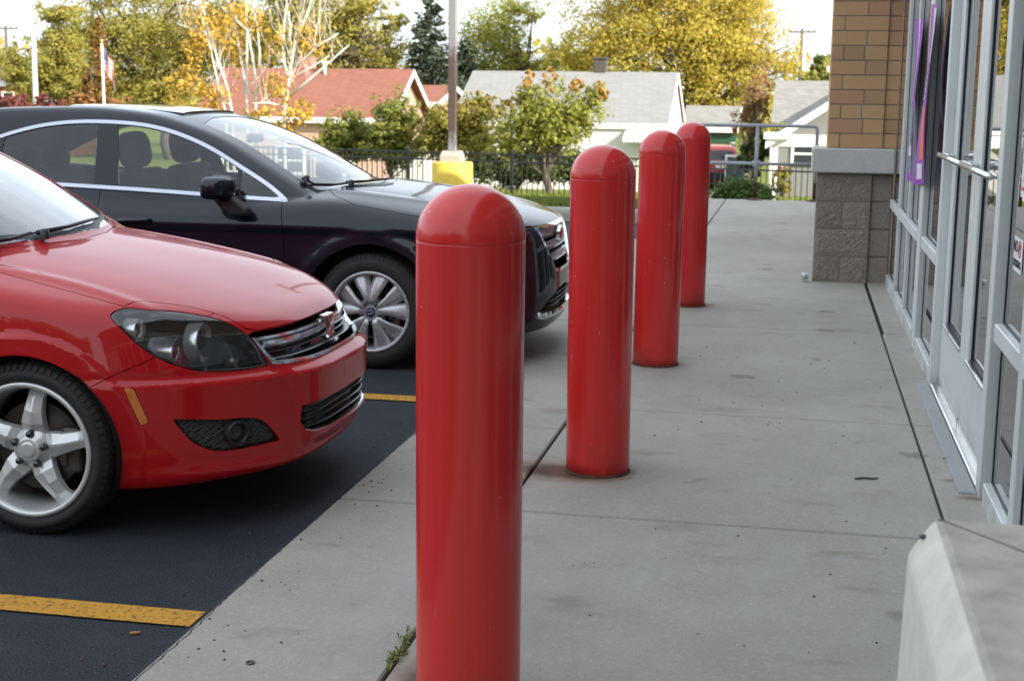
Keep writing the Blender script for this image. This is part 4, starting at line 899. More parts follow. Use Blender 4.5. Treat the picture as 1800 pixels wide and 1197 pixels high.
# far left brick building
b0 = at(-60, 175, 75); b1 = at(98, 175, 75); zb = GZ(75)
MT['far_brick'] = simple('orange_brick', (.36, .13, .055), .85, var=.25, scale=3)
lb = tag(empty('brick_building', ((b0[0]+b1[0])/2, 78, zb)), 'orange brick building at the far left behind the red brown shrubs', 'building'); hw = abs(b1[0]-b0[0])/2; ht = at(60, 150, 75)[2]-zb
mb = MB(); mb.add([(-hw, -3, -1), (hw, -3, -1), (hw, 3, -1), (-hw, 3, -1), (-hw, -3, ht), (hw, -3, ht), (hw, 3, ht), (-hw, 3, ht), (hw, 0, ht+1.1), (-hw, 0, ht+1.1)], [(0, 1, 5, 4), (1, 2, 6, 8, 5), (2, 3, 7, 6), (3, 0, 4, 9, 7)]); mb.build('wall', MT['far_brick'], lb)
mb = MB(); mb.add([(-hw-.3, -3.3, ht-.1), (hw+.3, -3.3, ht-.1), (hw+.3, 0, ht+1.15), (-hw-.3, 0, ht+1.15), (-hw-.3, 3.3, ht-.1), (hw+.3, 3.3, ht-.1)], [(0, 1, 2, 3), (3, 2, 5, 4)]); mb.build('roof', MT['sh_pale'], lb)
for px in (15, 82): q = at(px, 178, 75); win(lb, q[0]-(b0[0]+b1[0])/2, -3., q[2]-zb, .6, .9, -1)
# ================================================================ POLES AND FLAG at the left
q0 = at(62, 190, 60); q1 = at(58, 52, 60); zg = GZ(60)
sl = tag(empty('street_lamp', (q0[0], 60, zg)), 'tall white tapering lamp post at the far left', 'lamp post')
mb = MB(); mb.tube([(0, 0, -.3), (q1[0]-q0[0], 0, q1[2]-zg), (q1[0]-q0[0]-.5, 0, q1[2]-zg+1.4), (q1[0]-q0[0]-1.8, 0, q1[2]-zg+2.5), (q1[0]-q0[0]-3.2, 0, q1[2]-zg+2.9)], [.17, .10, .07, .055, .045], 10); mb.build('pole', simple('white_lamp_post', (.62, .63, .66), .4), sl)
mb = MB(); mb.bbox(q1[0]-q0[0]-4.0, q1[0]-q0[0]-3.1, -.14, .14, q1[2]-zg+2.85, q1[2]-zg+3.0, .04, 2); mb.build('lamp_head', MT['alu'], sl)
q0 = at(183, 185, 45); q1 = at(182, 76, 45); zg = GZ(45)
fp = tag(empty('flagpole', (q0[0], 45, zg)), 'slim white flagpole with a gold ball behind the black car', 'flagpole'); Hf = q1[2]-zg
mb = MB(); mb.tube([(0, 0, -.3), (0, 0, Hf)], [.05, .035], 10); mb.build('pole', MT['white_paint'], fp)
mb = MB(); mb.lathe([(0, .07), (.05, .05), (.065, 0), (.05, -.05), (0, -.07)], (0, 0, Hf+.05), n=12); mb.build('finial', simple('gold_ball', (.55, .38, .10), .25, 1.), fp)
# drooping flag: a cloth grid; u along the fly, v down the hoist
def flag_mat():
    t = NT('flag_cloth'); uv = t.n('UVMap'); sep = t.n('SeparateXYZ'); t.l(uv.outputs[0], sep.inputs[0]); u, v = sep.outputs[0], sep.outputs[1]
    stripe = t.math('LESS_THAN', t.math('FRACT', t.math('MULTIPLY', v, 6.5)), .5)
    c = t.mix(stripe, (.68, .66, .64), (.50, .025, .035))
    canton = t.math('MULTIPLY', t.math('LESS_THAN', u, .4), t.math('LESS_THAN', v, 7/13))
    fu = t.math('SUBTRACT', t.math('FRACT', t.math('MULTIPLY', u, 15.)), .5); fv = t.math('SUBTRACT', t.math('FRACT', t.math('MULTIPLY', v, 9.3)), .5)
    d = t.math('ADD', t.math('MULTIPLY', fu, fu), t.math('MULTIPLY', fv, fv)); star = t.math('LESS_THAN', d, .06)
    c = t.mix(canton, c, t.mix(star, (.03, .04, .14), (.65, .65, .66)))
    t.set(color=c, rough=.8); tl = t.n('BsdfTranslucent'); t.l(c, tl.inputs[0]); mx = t.n('MixShader'); mx.inputs[0].default_value = .3; t.l(t.b.outputs[0], mx.inputs[1]); t.l(tl.outputs[0], mx.inputs[2]); t.l(mx.outputs[0], t.out.inputs[0]); return t.m
me = bpy.data.meshes.new('flag'); nu, nv = 36, 26; V = []; UV = []
sc_ = 45/CAM_F*1.0
for j in range(nv+1):
    for i in range(nu+1):
        u, v = i/nu, j/nv
        # hoist 36 px tall on the pole, the fly hangs down: outline measured in metres
        xx = (.02+.50*u*(1-.25*u)+.10*v*u)*.86; zz_ = -.02-.80*v-.78*u**1.15*(.75+.1*v)-.1*u*v
        yy = .09*math.sin(9*u+2.2*v)*u**.6; xx += .035*math.sin(11*u+3*v)*u
        V.append((xx, yy, zz_)); UV.append((u, v))
F = [(j*(nu+1)+i, j*(nu+1)+i+1, (j+1)*(nu+1)+i+1, (j+1)*(nu+1)+i) for j in range(nv) for i in range(nu)]
me.from_pydata(V, [], F); uvl = me.uv_layers.new(name='UVMap'); me.update()
for l in me.loops: uvl.data[l.index].uv = UV[l.vertex_index]
me.polygons.foreach_set('use_smooth', [True]*len(me.polygons))
fg = link('flag', me, flag_mat()); fg.location = (q0[0]+.045, 45, q1[2]-.12); tag(fg, 'limp red white and blue striped flag with starred canton on the flagpole', 'flag')
for (px, py, Y, lab) in ((10, 52, 110, 'thin wooden utility pole at the far left edge of the trees'), (1410, 58, 120, 'utility pole with a crossarm above the grey house')):
    q = at(px, py, Y); up = tag(empty('utility_pole', (q[0], Y, GZ(Y))), lab, 'utility pole', 'far utility poles'); hh = q[2]-GZ(Y)
    mb = MB(); mb.tube([(0, 0, -.5), (0, 0, hh+.3)], [.18, .12], 8); mb.build('pole', simple('pole_wood', (.10, .08, .065), .9), up)
    mb = MB(); mb.box(-1.1, 1.1, -.06, .06, hh-.02, hh+.12)
    for k in (-1., -.5, .5, 1.): mb.tube([(k, 0, hh+.12), (k, 0, hh+.3)], .05, 6)
    mb.build('crossarm', simple('crossarm_wood', (.12, .10, .085), .9), up)
# ================================================================ TREES AND SHRUBS
MT['bark'] = simple('grey_brown_bark', (.085, .065, .05), .95, var=.4, scale=8, bump=.6, bscale=20)
def birch_bark():
    t = NT('white_birch_bark'); p = t.obj(); n = t.noise(t.mapv(p, (1.5, 1.5, 9)), 3, 5, .7); c = t.mix(t.ramp(n, [(.60, 0.), (.68, 1.)]), (.62, .58, .53), (.10, .08, .07)); t.set(color=c, rough=.7); return t.m
MT['birch'] = birch_bark()
MT['l_maple'] = leaf_mat('yellow_maple_leaf', [(0., (.50, .42, .075)), (.35, (.58, .47, .085)), (.6, (.42, .39, .07)), (.85, (.58, .42, .085)), (1., (.50, .29, .07))], trans=.52)
MT['l_olive'] = leaf_mat('olive_autumn_leaf', [(0., (.37, .34, .08)), (.4, (.29, .30, .07)), (.65, (.45, .38, .085)), (.88, (.46, .32, .08)), (1., (.22, .24, .055))], trans=.52)
MT['l_green'] = leaf_mat('yellow_green_leaf', [(0., (.28, .30, .06)), (.5, (.37, .35, .07)), (.8, (.22, .26, .05)), (1., (.44, .36, .07))], trans=.52)
MT['l_birch'] = leaf_mat('orange_birch_leaf', [(0., (.52, .33, .055)), (.6, (.58, .39, .07)), (1., (.46, .26, .05))])
MT['l_bush'] = leaf_mat('bush_leaf', [(0., (.13, .17, .035)), (.45, (.19, .22, .045)), (.8, (.25, .24, .05)), (1., (.30, .22, .05))])
MT['l_bush2'] = leaf_mat('yellowing_bush_leaf', [(0., (.18, .19, .04)), (.4, (.28, .26, .05)), (.75, (.36, .28, .055)), (1., (.36, .19, .05))])
MT['l_tip'] = leaf_mat('orange_tip_leaf', [(0., (.42, .23, .06)), (.5, (.36, .27, .06)), (1., (.44, .19, .06))])
MT['l_red'] = leaf_mat('wine_red_leaf', [(0., (.17, .045, .045)), (.5, (.22, .07, .055)), (1., (.13, .05, .04))])
MT['l_spruce'] = leaf_mat('blue_green_needles', [(0., (.028, .045, .026)), (.5, (.046, .066, .038)), (1., (.070, .082, .045))], trans=.08)
MT['l_dark'] = leaf_mat('dark_box_leaf', [(0., (.06, .11, .025)), (.6, (.09, .15, .035)), (1., (.12, .18, .045))], trans=.15)
MT['l_hedge'] = leaf_mat('hedge_leaf', [(0., (.035, .055, .012)), (.6, (.06, .08, .016)), (1., (.10, .10, .02))], trans=.2)
MT['twig'] = simple('tan_twigs', (.26, .17, .11), .9, var=.3)
def rand_dirs(n):
    d = rng.normal(size=(n, 3)); return d/np.linalg.norm(d, axis=1)[:, None]
def leaves(blobs, n, size, clump=32, sig=.13, shell=.5, flat=.8):
    """leaf sized quads gathered in clumps spread through a set of ellipsoids"""
    wts = np.array([b[3]*b[4]*b[5] for b in blobs])**.75; wts = wts/wts.sum(); P = []; OUT = []
    for b, wt in zip(blobs, wts):
        k = max(3, int(n*wt/clump)); d = rand_dirs(k); rad = rng.random(k)**shell; bump_ = 1+.22*np.sin(d[:, 0]*5+b[0])*np.cos(d[:, 2]*4+b[2])+.18*rng.normal(size=k)
        c = np.array(b[:3])+d*(rad*bump_)[:, None]*np.array(b[3:6])
        m = (clump*(.4+1.2*rng.random(k))).astype(int); idx = np.repeat(np.arange(k), m)
        off_ = rng.normal(size=(len(idx), 3))*np.array(b[3:6])*sig*(.6+.8*rng.random(k))[idx][:, None]; P.append(c[idx]+off_); o_ = off_/(np.linalg.norm(off_, axis=1)[:, None]+1e-6)+.6*d[idx]; OUT.append(o_/(np.linalg.norm(o_, axis=1)[:, None]+1e-6))
    P = np.vstack(P); OUT = np.vstack(OUT); m = len(P); s = size*(.55+.8*rng.random(m)); nrm = rand_dirs(m)*.65+OUT; nrm[:, 2] += flat*.25; nrm /= np.linalg.norm(nrm, axis=1)[:, None]
    a = np.cross(nrm, rand_dirs(m)); a /= np.linalg.norm(a, axis=1)[:, None]; b2 = np.cross(nrm, a)
    V = np.stack([P-a*s[:, None]*.5, P-b2*s[:, None]*.32+nrm*s[:, None]*.1, P+a*s[:, None]*.5, P+b2*s[:, None]*.32+nrm*s[:, None]*.1], 1).reshape(-1, 3)
    return V, np.arange(4*m).reshape(-1, 4)
def limbs(mb, base, top, blobs, r0, k=3, taper=.45, side=True):
    base, top = np.array(base), np.array(top); n = 6
    P = [base+(top-base)*i/n+np.array([rng.normal(0, .02), rng.normal(0, .02), 0])*np.linalg.norm(top-base)*(0 < i) for i in range(n+1)]
    mb.tube(P, [r0*(1-(1-taper)*i/n) for i in range(n+1)], 8)
    for b in blobs:
        for _ in range(k):
            i = rng.integers(n//3, n+1); st = P[i]; en = np.array(b[:3])+rand_dirs(1)[0]*np.array(b[3:6])*.75; mid = (st+en)/2+rand_dirs(1)[0]*np.linalg.norm(en-st)*.10+np.array([0, 0, .06*np.linalg.norm(en-st)])
            r = r0*.42*(1-.4*i/n); mb.tube([st, mid, en], [r, r*.6, r*.15], 5, False)
            for _2 in range(2): e2 = mid+rand_dirs(1)[0]*np.array(b[3:6])*.6; mb.tube([mid, (mid+e2)/2+rand_dirs(1)[0]*.05, e2], [r*.5, r*.3, r*.08], 4, False)
def tree(name, label, cat, Y, blobs_px, base_px, n, size, leaf, bark, r0=.25, group=None, k=3, depth=.9, clump=30, sig=.105, shell=.5, extra=None, trunk_name='trunk'):
    """blobs given as (px, py, half width px, half height px[, dy]) at distance Y"""
    s = Y/CAM_F*1.02; B = []
    for b in blobs_px:
        c = at(b[0], b[1], Y); dy = b[4] if len(b) > 4 else 0; B.append([c[0], Y+dy, c[2], b[2]*s, max(b[2]*s*depth, .3), b[3]*s])
    zg = GZ(Y); bx = at(base_px[0], 200, Y)[0]; o3 = np.array([bx, Y, zg])
    r = tag(empty(name, tuple(o3)), label, cat, group); B = [[b[0]-o3[0], b[1]-o3[1], b[2]-o3[2], *b[3:]] for b in B]
    top = np.array([np.mean([b[0] for b in B]), 0, np.mean([b[2] for b in B])])
    mb = MB(); limbs(mb, (0, 0, -.3), top, B, r0, k); mb.build(trunk_name, bark, r, normals=False)
    V, F = leaves(B, n, size, clump, sig, shell); link('crown', np_mesh('crown', V, F), leaf, r)
    if extra:
        V, F = leaves([[at(b[0], b[1], Y)[0]-o3[0], 0, at(b[0], b[1], Y)[2]-o3[2], b[2]*s, b[2]*s, b[3]*s] for b in extra[0]], extra[1], size, clump, sig); link('crown', np_mesh('crown', V, F), extra[2], r)
    return r
# big yellow maple behind the white house
tree('maple_tree', 'big golden yellow maple behind the white house', 'tree', 78, [(1185, 60, 150, 75), (1080, 70, 95, 70), (1290, 70, 90, 85), (1180, -20, 150, 60), (1010, 115, 55, 45), (1330, 130, 65, 55), (1240, 150, 80, 60), (1390, 110, 38, 40), (1120, -60, 120, 60), (1290, 10, 80, 50)], (1215, 250), 72000, .165, MT['l_maple'], MT['bark'], .5, k=3, sig=.12, shell=.5)
tree('green_tree', 'loose yellow green tree between the spruce and the golden maple', 'tree', 84, [(870, 60, 70, 60), (900, 120, 55, 35), (840, 110, 45, 45), (960, 135, 45, 35), (915, 20, 45, 25), (985, 95, 28, 30)], (890, 240), 20000, .155, MT['l_green'], MT['bark'], .3, k=4, sig=.12)
# left hand mass of tall trees
tree('oak_tree', 'tall olive and gold tree over the flagpole', 'tree', 74, [(240, 60, 110, 75), (330, 110, 80, 60), (180, 130, 75, 55), (260, 160, 90, 35), (380, 30, 70, 60), (220, -40, 140, 60), (150, 60, 55, 45)], (300, 230), 46000, .16, MT['l_olive'], MT['bark'], .35, k=4)
tree('oak_tree', 'tall olive tree between the white lamp post and the flagpole', 'tree', 66, [(100, 90, 55, 55), (60, 140, 55, 40), (130, 145, 50, 38), (25, 115, 30, 40), (110, 25, 50, 22)], (105, 230), 22000, .145, MT['l_olive'], MT['bark'], .3, k=4)
tree('oak_tree', 'tall tree with dark limbs and gold leaves over the red roof', 'tree', 72, [(520, 40, 110, 60), (610, 60, 75, 50), (440, 60, 70, 70), (680, 95, 55, 38), (560, 100, 80, 30), (520, -40, 150, 50), (690, 40, 35, 30), (640, 10, 60, 30)], (540, 230), 35000, .16, MT['l_olive'], MT['bark'], .4, k=5)
tree('oak_tree', 'thin brown leaved tree behind the birches', 'tree', 88, [(400, 90, 90, 70), (560, 60, 110, 60), (300, 60, 80, 80), (660, 110, 60, 30)], (470, 230), 25000, .17, leaf_mat('brown_leaf', [(0., (.34, .26, .07)), (.5, (.27, .22, .06)), (1., (.36, .24, .08))]), MT['bark'], .4, k=5)
tree('larch_tree', 'narrow rust brown larch right beside the flagpole', 'tree', 62, [(172, 110, 20, 60), (168, 160, 28, 35), (174, 60, 10, 30)], (172, 210), 5000, .15, leaf_mat('rust_larch', [(0., (.26, .13, .03)), (.5, (.20, .13, .03)), (1., (.30, .15, .04))]), MT['bark'], .15, k=6)
tree('small_tree', 'small distant bluish green tree beside the brick pier', 'tree', 120, [(1440, 118, 16, 28), (1430, 135, 22, 14), (1450, 140, 20, 12)], (1440, 200), 1300, .4, MT['l_bush'], MT['bark'], .15)
# spruces
def spruce(label, px, pyt, pyb, wpx, Y, n):
    c = at(px, pyt, Y); zt = c[2]; zb = at(px, pyb, Y)[2]; zg = GZ(Y); s = Y/CAM_F; Rb = wpx*s; r = tag(empty('spruce_tree', (c[0], Y, zg)), label, 'tree', 'dark spruces behind the houses')
    mb = MB(); mb.tube([(0, 0, -.3), (0, 0, zt-zg)], [.28, .03], 8); V = []; Ns = 0; P = []; D = []
    h = zb-zg; lv = int((zt-zb)/.34)
    for L_ in range(lv):
        z = h+(zt-zb)*L_/lv; rad = Rb*(1-L_/lv)**.85*(.85+.3*rng.random())+.12; nb = max(5, int(15*(1-L_/lv)+5))
        for b in range(nb):
            a = 2*math.pi*rng.random(); rr_ = rad*(.75+.4*rng.random()); d = np.array([math.cos(a), math.sin(a), -.28+.25*(L_/lv)]); e = np.array([0, 0, z])+d*rr_; e[2] += .12*rr_
            mb.tube([(0, 0, z), e], [.03, .008], 3, False); m = int(26*rr_/Rb)+9; t = rng.random(m)**.6
            pts = np.array([0, 0, z])+np.outer(t, e-np.array([0, 0, z])); pts += rng.normal(size=(m, 3))*np.array([.09, .09, .07])*(1+rr_*.35); pts[:, 2] -= .14*rng.random(m); P.append(pts); D.append(np.tile(d, (m, 1)))
    mb.build('trunk', MT['bark'], r, normals=False); P = np.vstack(P); D = np.vstack(D)+rng.normal(size=P.shape)*.5; D /= np.linalg.norm(D, axis=1)[:, None]; m = len(P); sd = np.cross(D, rand_dirs(m)); sd /= np.linalg.norm(sd, axis=1)[:, None]; ss = (.16+.20*rng.random(m))[:, None]
    V = np.stack([P-D*ss*.5, P-sd*ss*.24, P+D*ss*.7, P+sd*ss*.24], 1).reshape(-1, 3); link('crown', np_mesh('crown', V, np.arange(4*m).reshape(-1, 4)), MT['l_spruce'], r)
spruce('tall dark blue green spruce left of the grey light pole', 757, -12, 178, 62, 71, 1)
spruce('shorter dark spruce just right of the grey light pole', 818, 62, 178, 34, 74, 1)
# birches, stems traced stem by stem and set in depth
def birch(label, Y, stems, blobs, n):
    bx = at(stems[0][0][0], 200, Y)[0]; zg = GZ(Y); o3 = np.array([bx, Y, zg]); r = tag(empty('birch_tree', tuple(o3)), label, 'tree', 'white barked birches'); mb = MB()
    for i, st in enumerate(stems):
        dy = 0 if i == 0 else rng.normal(0, .35); m = len(st)-1
        P = [at(x, y, Y)-o3+np.array([0, dy*(k/m), 0]) for k, (x, y, *_) in enumerate(st)]; r0 = (st[0][2] if len(st[0]) > 2 else 3.)*Y/CAM_F; r1 = (st[-1][2] if len(st[-1]) > 2 else 1.2)*Y/CAM_F
        if st[0][1] > 190: P = [np.array([P[0][0]+.02, P[0][1], -.3])]+P; 
        mm = len(P)-1; mb.tube(P, [r0+(r1-r0)*k/mm for k in range(mm+1)], 7)
        for _ in range(7):
            k = rng.integers(max(1, mm//2), mm+1); fr = rng.random(); b_ = P[k-1]*(1-fr)+P[k]*fr; e = b_+np.array([rng.normal(0, .30), rng.normal(0, .3), .5+1.1*rng.random()]); mb.tube([b_, (b_+e)/2+np.array([(e-b_)[0]*.25, 0, 0]), e], [.007, .005, .003], 4, False)
    mb.build('trunk', MT['birch'], r, normals=False); s = Y/CAM_F
    V, F = leaves([[at(b[0], b[1], Y)[0]-o3[0], b[4] if len(b) > 4 else 0., at(b[0], b[1], Y)[2]-o3[2], b[2]*s, b[2]*s*.8, b[3]*s] for b in blobs], n, .115, 14, .2); link('crown', np_mesh('crown', V, F), MT['l_birch'], r)
birch('leftmost leaning white birch with orange leaves', 36, [[(408, 200, 3.), (400, 155), (382, 105, 2.2), (370, 60), (352, 0, 1.2)], [(397, 200, 2.5), (386, 150), (374, 85), (362, 35, 1.)], [(402, 184, 2.2), (385, 172), (360, 163), (312, 157, 1.)], [(392, 130, 1.5), (370, 108), (355, 98, .8)], [(360, 70, 1.3), (340, 52), (315, 42, .7)]], [(345, 70, 40, 60), (330, 140, 40, 40), (370, 170, 40, 30), (380, 40, 40, 40), (310, 170, 25, 22), (360, 195, 40, 16)], 1900)
birch('middle white birch standing straight with two stems', 36.6, [[(434, 205, 3.6), (433, 150), (434, 95, 2.8), (433, 30), (432, -20, 1.2)], [(449, 208, 3.6), (453, 150, 3.), (448, 100), (442, 55), (400, 15, 1.2)], [(455, 130, 2.2), (456, 90), (452, 50), (445, 20, .9)], [(432, 165, 2.4), (420, 120), (408, 90), (397, 50), (390, 10, 1.)], [(448, 175, 1.6), (440, 165), (432, 148, 1.)], [(440, 35, 1.8), (447, 10), (455, -10, .9)]], [(430, 30, 50, 35), (480, 80, 30, 30), (470, 155, 30, 30), (410, 90, 30, 40), (450, 195, 40, 15)], 1300)
birch('rightmost white birch with long forked limbs over the red roof', 35.4, [[(499, 215, 3.6), (503, 175, 3.3), (508, 140), (512, 110), (520, 80, 2.4), (532, 45), (545, 10), (548, -10, 1.)], [(507, 140, 2.4), (499, 110), (497, 80), (501, 30), (505, -5, 1.)], [(512, 124, 2.4), (540, 100), (560, 82), (598, 60, 1.1)], [(507, 172, 2.6), (545, 140), (580, 110), (615, 80, 1.1)], [(552, 92, 1.5), (550, 70), (551, 50, .8)], [(518, 160, 1.5), (520, 130), (526, 100), (540, 75, .8)], [(512, 138, 1.5), (545, 118), (572, 98, .8)], [(498, 187, 1.7), (478, 181), (455, 182, 1.2)], [(515, 115, 1.5), (510, 70), (507, 20, .8)]], [(515, 205, 35, 22), (530, 195, 25, 18), (540, 70, 40, 30), (490, 150, 25, 30), (505, 225, 30, 16)], 1300)
# shrubs and small trees behind the fence
tree('bush', 'round green bush under the left half of the red roof', 'bush', 38, [(612, 232, 50, 42), (585, 255, 40, 30), (640, 260, 40, 30)], (612, 300), 9000, .10, MT['l_bush'], MT['bark'], .07, 'bushes behind the fence', k=4, trunk_name='stem')
tree('bush', 'taller green bush below the pink gable', 'bush', 37, [(695, 215, 48, 48), (700, 265, 45, 35), (660, 250, 25, 30)], (692, 300), 10000, .10, MT['l_bush'], MT['bark'], .07, 'bushes behind the fence', k=4, trunk_name='stem')
tree('bush', 'yellowing bush behind the grey light pole', 'bush', 36, [(780, 220, 50, 48), (830, 215, 50, 50), (755, 255, 32, 30), (810, 255, 60, 26), (845, 180, 25, 20)], (800, 300), 13000, .10, MT['l_bush2'], MT['bark'], .08, 'bushes behind the fence', k=4, trunk_name='stem')
tree('small_tree', 'small pear tree with orange tips standing on the lawn behind the fence', 'tree', 34.5, [(965, 200, 62, 55), (915, 225, 45, 42), (1020, 205, 42, 45), (975, 235, 55, 30), (1045, 165, 22, 24), (930, 175, 28, 30), (890, 250, 30, 25)], (963, 330), 11000, .095, MT['l_green'], MT['bark'], .11, k=5, clump=18, extra=([(928, 150, 16, 26), (965, 140, 14, 20), (1055, 160, 22, 16), (1010, 150, 16, 22), (900, 185, 18, 14)], 1300, MT['l_tip']))
tree('hedge', 'dark unclipped hedge below the white house', 'hedge', 42, [(850, 285, 34, 30), (905, 290, 40, 30), (960, 290, 45, 28), (1010, 292, 35, 26)], (900, 320), 12000, .13, MT['l_hedge'], MT['bark'], .06, k=4, sig=.2, shell=.35, trunk_name='stem')
tree('clipped_shrub', 'rounded dark green clipped shrub behind the pipe railing', 'bush', 24.2, [(1282, 342, 28, 20), (1306, 340, 34, 23), (1334, 344, 26, 19)], (1306, 352), 26000, .040, MT['l_dark'], MT['bark'], .02, k=2, sig=.055, clump=14, shell=.3, trunk_name='stem')
tree('rose_bush', 'small flowering bush against the grey house', 'bush', 47, [(1377, 312, 15, 22), (1378, 330, 14, 14)], (1377, 345), 1100, .12, MT['l_bush2'], MT['bark'], .04, k=4, extra=([(1376, 302, 12, 10)], 90, simple('pink_petals', (.55, .22, .22), .6)), trunk_name='stem')
tree('dark_shrub', 'dark evergreen shrub left of the grey house', 'bush', 54, [(1330, 268, 24, 32), (1318, 285, 24, 28), (1345, 250, 14, 26)], (1330, 310), 2600, .16, MT['l_hedge'], MT['bark'], .06, trunk_name='stem')
tree('bare_shrub', 'tall tan shrub with thin bare stems beside the grey house', 'bush', 58, [(1325, 180, 34, 60), (1310, 215, 26, 34), (1345, 160, 20, 40)], (1325, 300), 1500, .16, leaf_mat('sparse_tan_leaf', [(0., (.30, .17, .06)), (.5, (.24, .17, .05)), (1., (.34, .12, .10))]), MT['twig'], .07, k=26, trunk_name='stem')
tree('shrub', 'wine red shrub at the far left above the black car roof', 'bush', 50, [(30, 190, 45, 26), (85, 195, 40, 26), (0, 178, 25, 20), (125, 205, 25, 18)], (50, 230), 3600, .17, MT['l_red'], MT['bark'], .06, group='red brown shrubs', k=5, trunk_name='stem')
tree('shrub', 'rust red bush below the flag', 'bush', 58, [(150, 178, 30, 18), (205, 180, 26, 16)], (175, 230), 1500, .17, leaf_mat('rust_leaf', [(0., (.28, .11, .04)), (.5, (.22, .13, .04)), (1., (.30, .16, .05))]), MT['bark'], .06, group='red brown shrubs', k=5, trunk_name='stem')
# far wood closing the view between the trunks, plus an added unseen belt behind the camera, sized to darken the paintwork's reflections
def wood(n):
    x = -210+290*rng.random(n); y = 130+40*rng.random(n); z = GZ(130)+9.*rng.random(n)**1.3*(.7+.3*np.sin(x*.21)); return np.stack([x, y, z], 1)
def unseen_wood(n):
    x = -100+99*rng.random(n); y = -27-9*rng.random(n); z = 12.5*rng.random(n)**1.05*(.8+.2*np.sin(x*.33)); return np.stack([x, y, z], 1)
def wood3(n):
    x = -95-20*rng.random(n); y = -60+150*rng.random(n); z = -2.6+10.*rng.random(n)**1.2*(.75+.25*np.sin(y*.27)); return np.stack([x, y, z], 1)
P = np.vstack([wood(30000), unseen_wood(16000), wood3(20000)]); m = len(P); a = rand_dirs(m); b_ = np.cross(a, rand_dirs(m)); b_ /= np.linalg.norm(b_, axis=1)[:, None]; s = (.6+.6*rng.random(m))[:, None]*np.where(P[:, 1] < 0, 1.5, 1.)[:, None]
tag(link('far_wood', np_mesh('far_wood', np.stack([P-a*s*.5, P-b_*s*.35, P+a*s*.5, P+b_*s*.35], 1).reshape(-1, 3), np.arange(4*m).reshape(-1, 4)), MT['l_olive']), 'line of autumn woods far beyond the houses, with an added unseen belt behind the camera', 'woods', kind='stuff')
def mirror_poly(pts): return np.array([(x, a) for x, a in pts]+[(x, -a) for x, a in reversed(pts)])
def elig(sd, mask, big=.25): return np.where(mask, sd, big)
def top_sd(s, poly, nz=.12): return elig(sd_poly(s.V[:, :2], poly), s.N[:, 2] > nz)
def side_sd(s, poly, amin=.45): return elig(sd_poly(s.V[:, [0, 2]], poly), np.abs(s.V[:, 1]) > amin)
def front_sd(s, poly, xmin=.3): return elig(sd_poly(np.stack([np.abs(s.V[:, 1]), s.V[:, 2]], 1), poly), s.V[:, 0] > xmin)
def diag(P): return np.stack([(P[:, 0]-np.abs(P[:, 1]))/math.sqrt(2), P[:, 2]], 1)
def cut_panel(s, sdf, gap=.002):
    """-> panel, rest, with an open shut line between them"""
    a, b = s.split(sdf(s)+gap); _, b = s.split(sdf(s)-gap); return a, b
def halves(s):
    l, r = s.split(s.V[:, 1].copy()); return l, r           # right hand side (y<0) first
def surf_x(f, y, z, x0=1.2):
    lo, hi = np.full(len(y), .2), np.full(len(y), x0)
    for _ in range(26): m = (lo+hi)/2; ins = f(np.stack([m, y, z], 1)) < 0; lo = np.where(ins, m, lo); hi = np.where(ins, hi, m)
    return lo
def strip(mb, f, ys, z, back, h, d, drop=0.):
    """a slat following the nose: z may be a function of y"""
    zz = z(ys) if callable(z) else np.full(len(ys), z); x = surf_x(f, ys, zz)-back; n = len(ys)
    V = [(a, y, c) for a, y, c in zip(x, ys, zz+h/2)]+[(a, y, c) for a, y, c in zip(x+.004, ys, zz)]+[(a-.002, y, c) for a, y, c in zip(x, ys, zz-h/2)]+[(a-d, y, c) for a, y, c in zip(x, ys, zz-h/2+drop)]+[(a-d, y, c) for a, y, c in zip(x, ys, zz+h/2+drop)]
    F = [(k*n+i, k*n+i+1, ((k+1) % 5)*n+i+1, ((k+1) % 5)*n+i) for k in range(5) for i in range(n-1)]; F += [tuple(k*n for k in range(5)), tuple(k*n+n-1 for k in range(4, -1, -1))]; mb.add(V, F, False)
def soft(name, mat, parent, boxes, bev=.04):
    bm = bmesh.new()
    for (c, d, rot) in boxes:
        r_ = bmesh.ops.create_cube(bm, size=1); M = Matrix.Translation(c) @ Matrix.Rotation(rot, 4, 'Y') @ Matrix.Diagonal((*d, 1)); bmesh.ops.transform(bm, matrix=M, verts=r_['verts'])
    me = bpy.data.meshes.new(name); bm.to_mesh(me); bm.free(); o = link(name, me, mat, parent); me.polygons.foreach_set('use_smooth', [True]*len(me.polygons))
    m = o.modifiers.new('bevel', 'BEVEL'); m.width = bev; m.segments = 4; return o
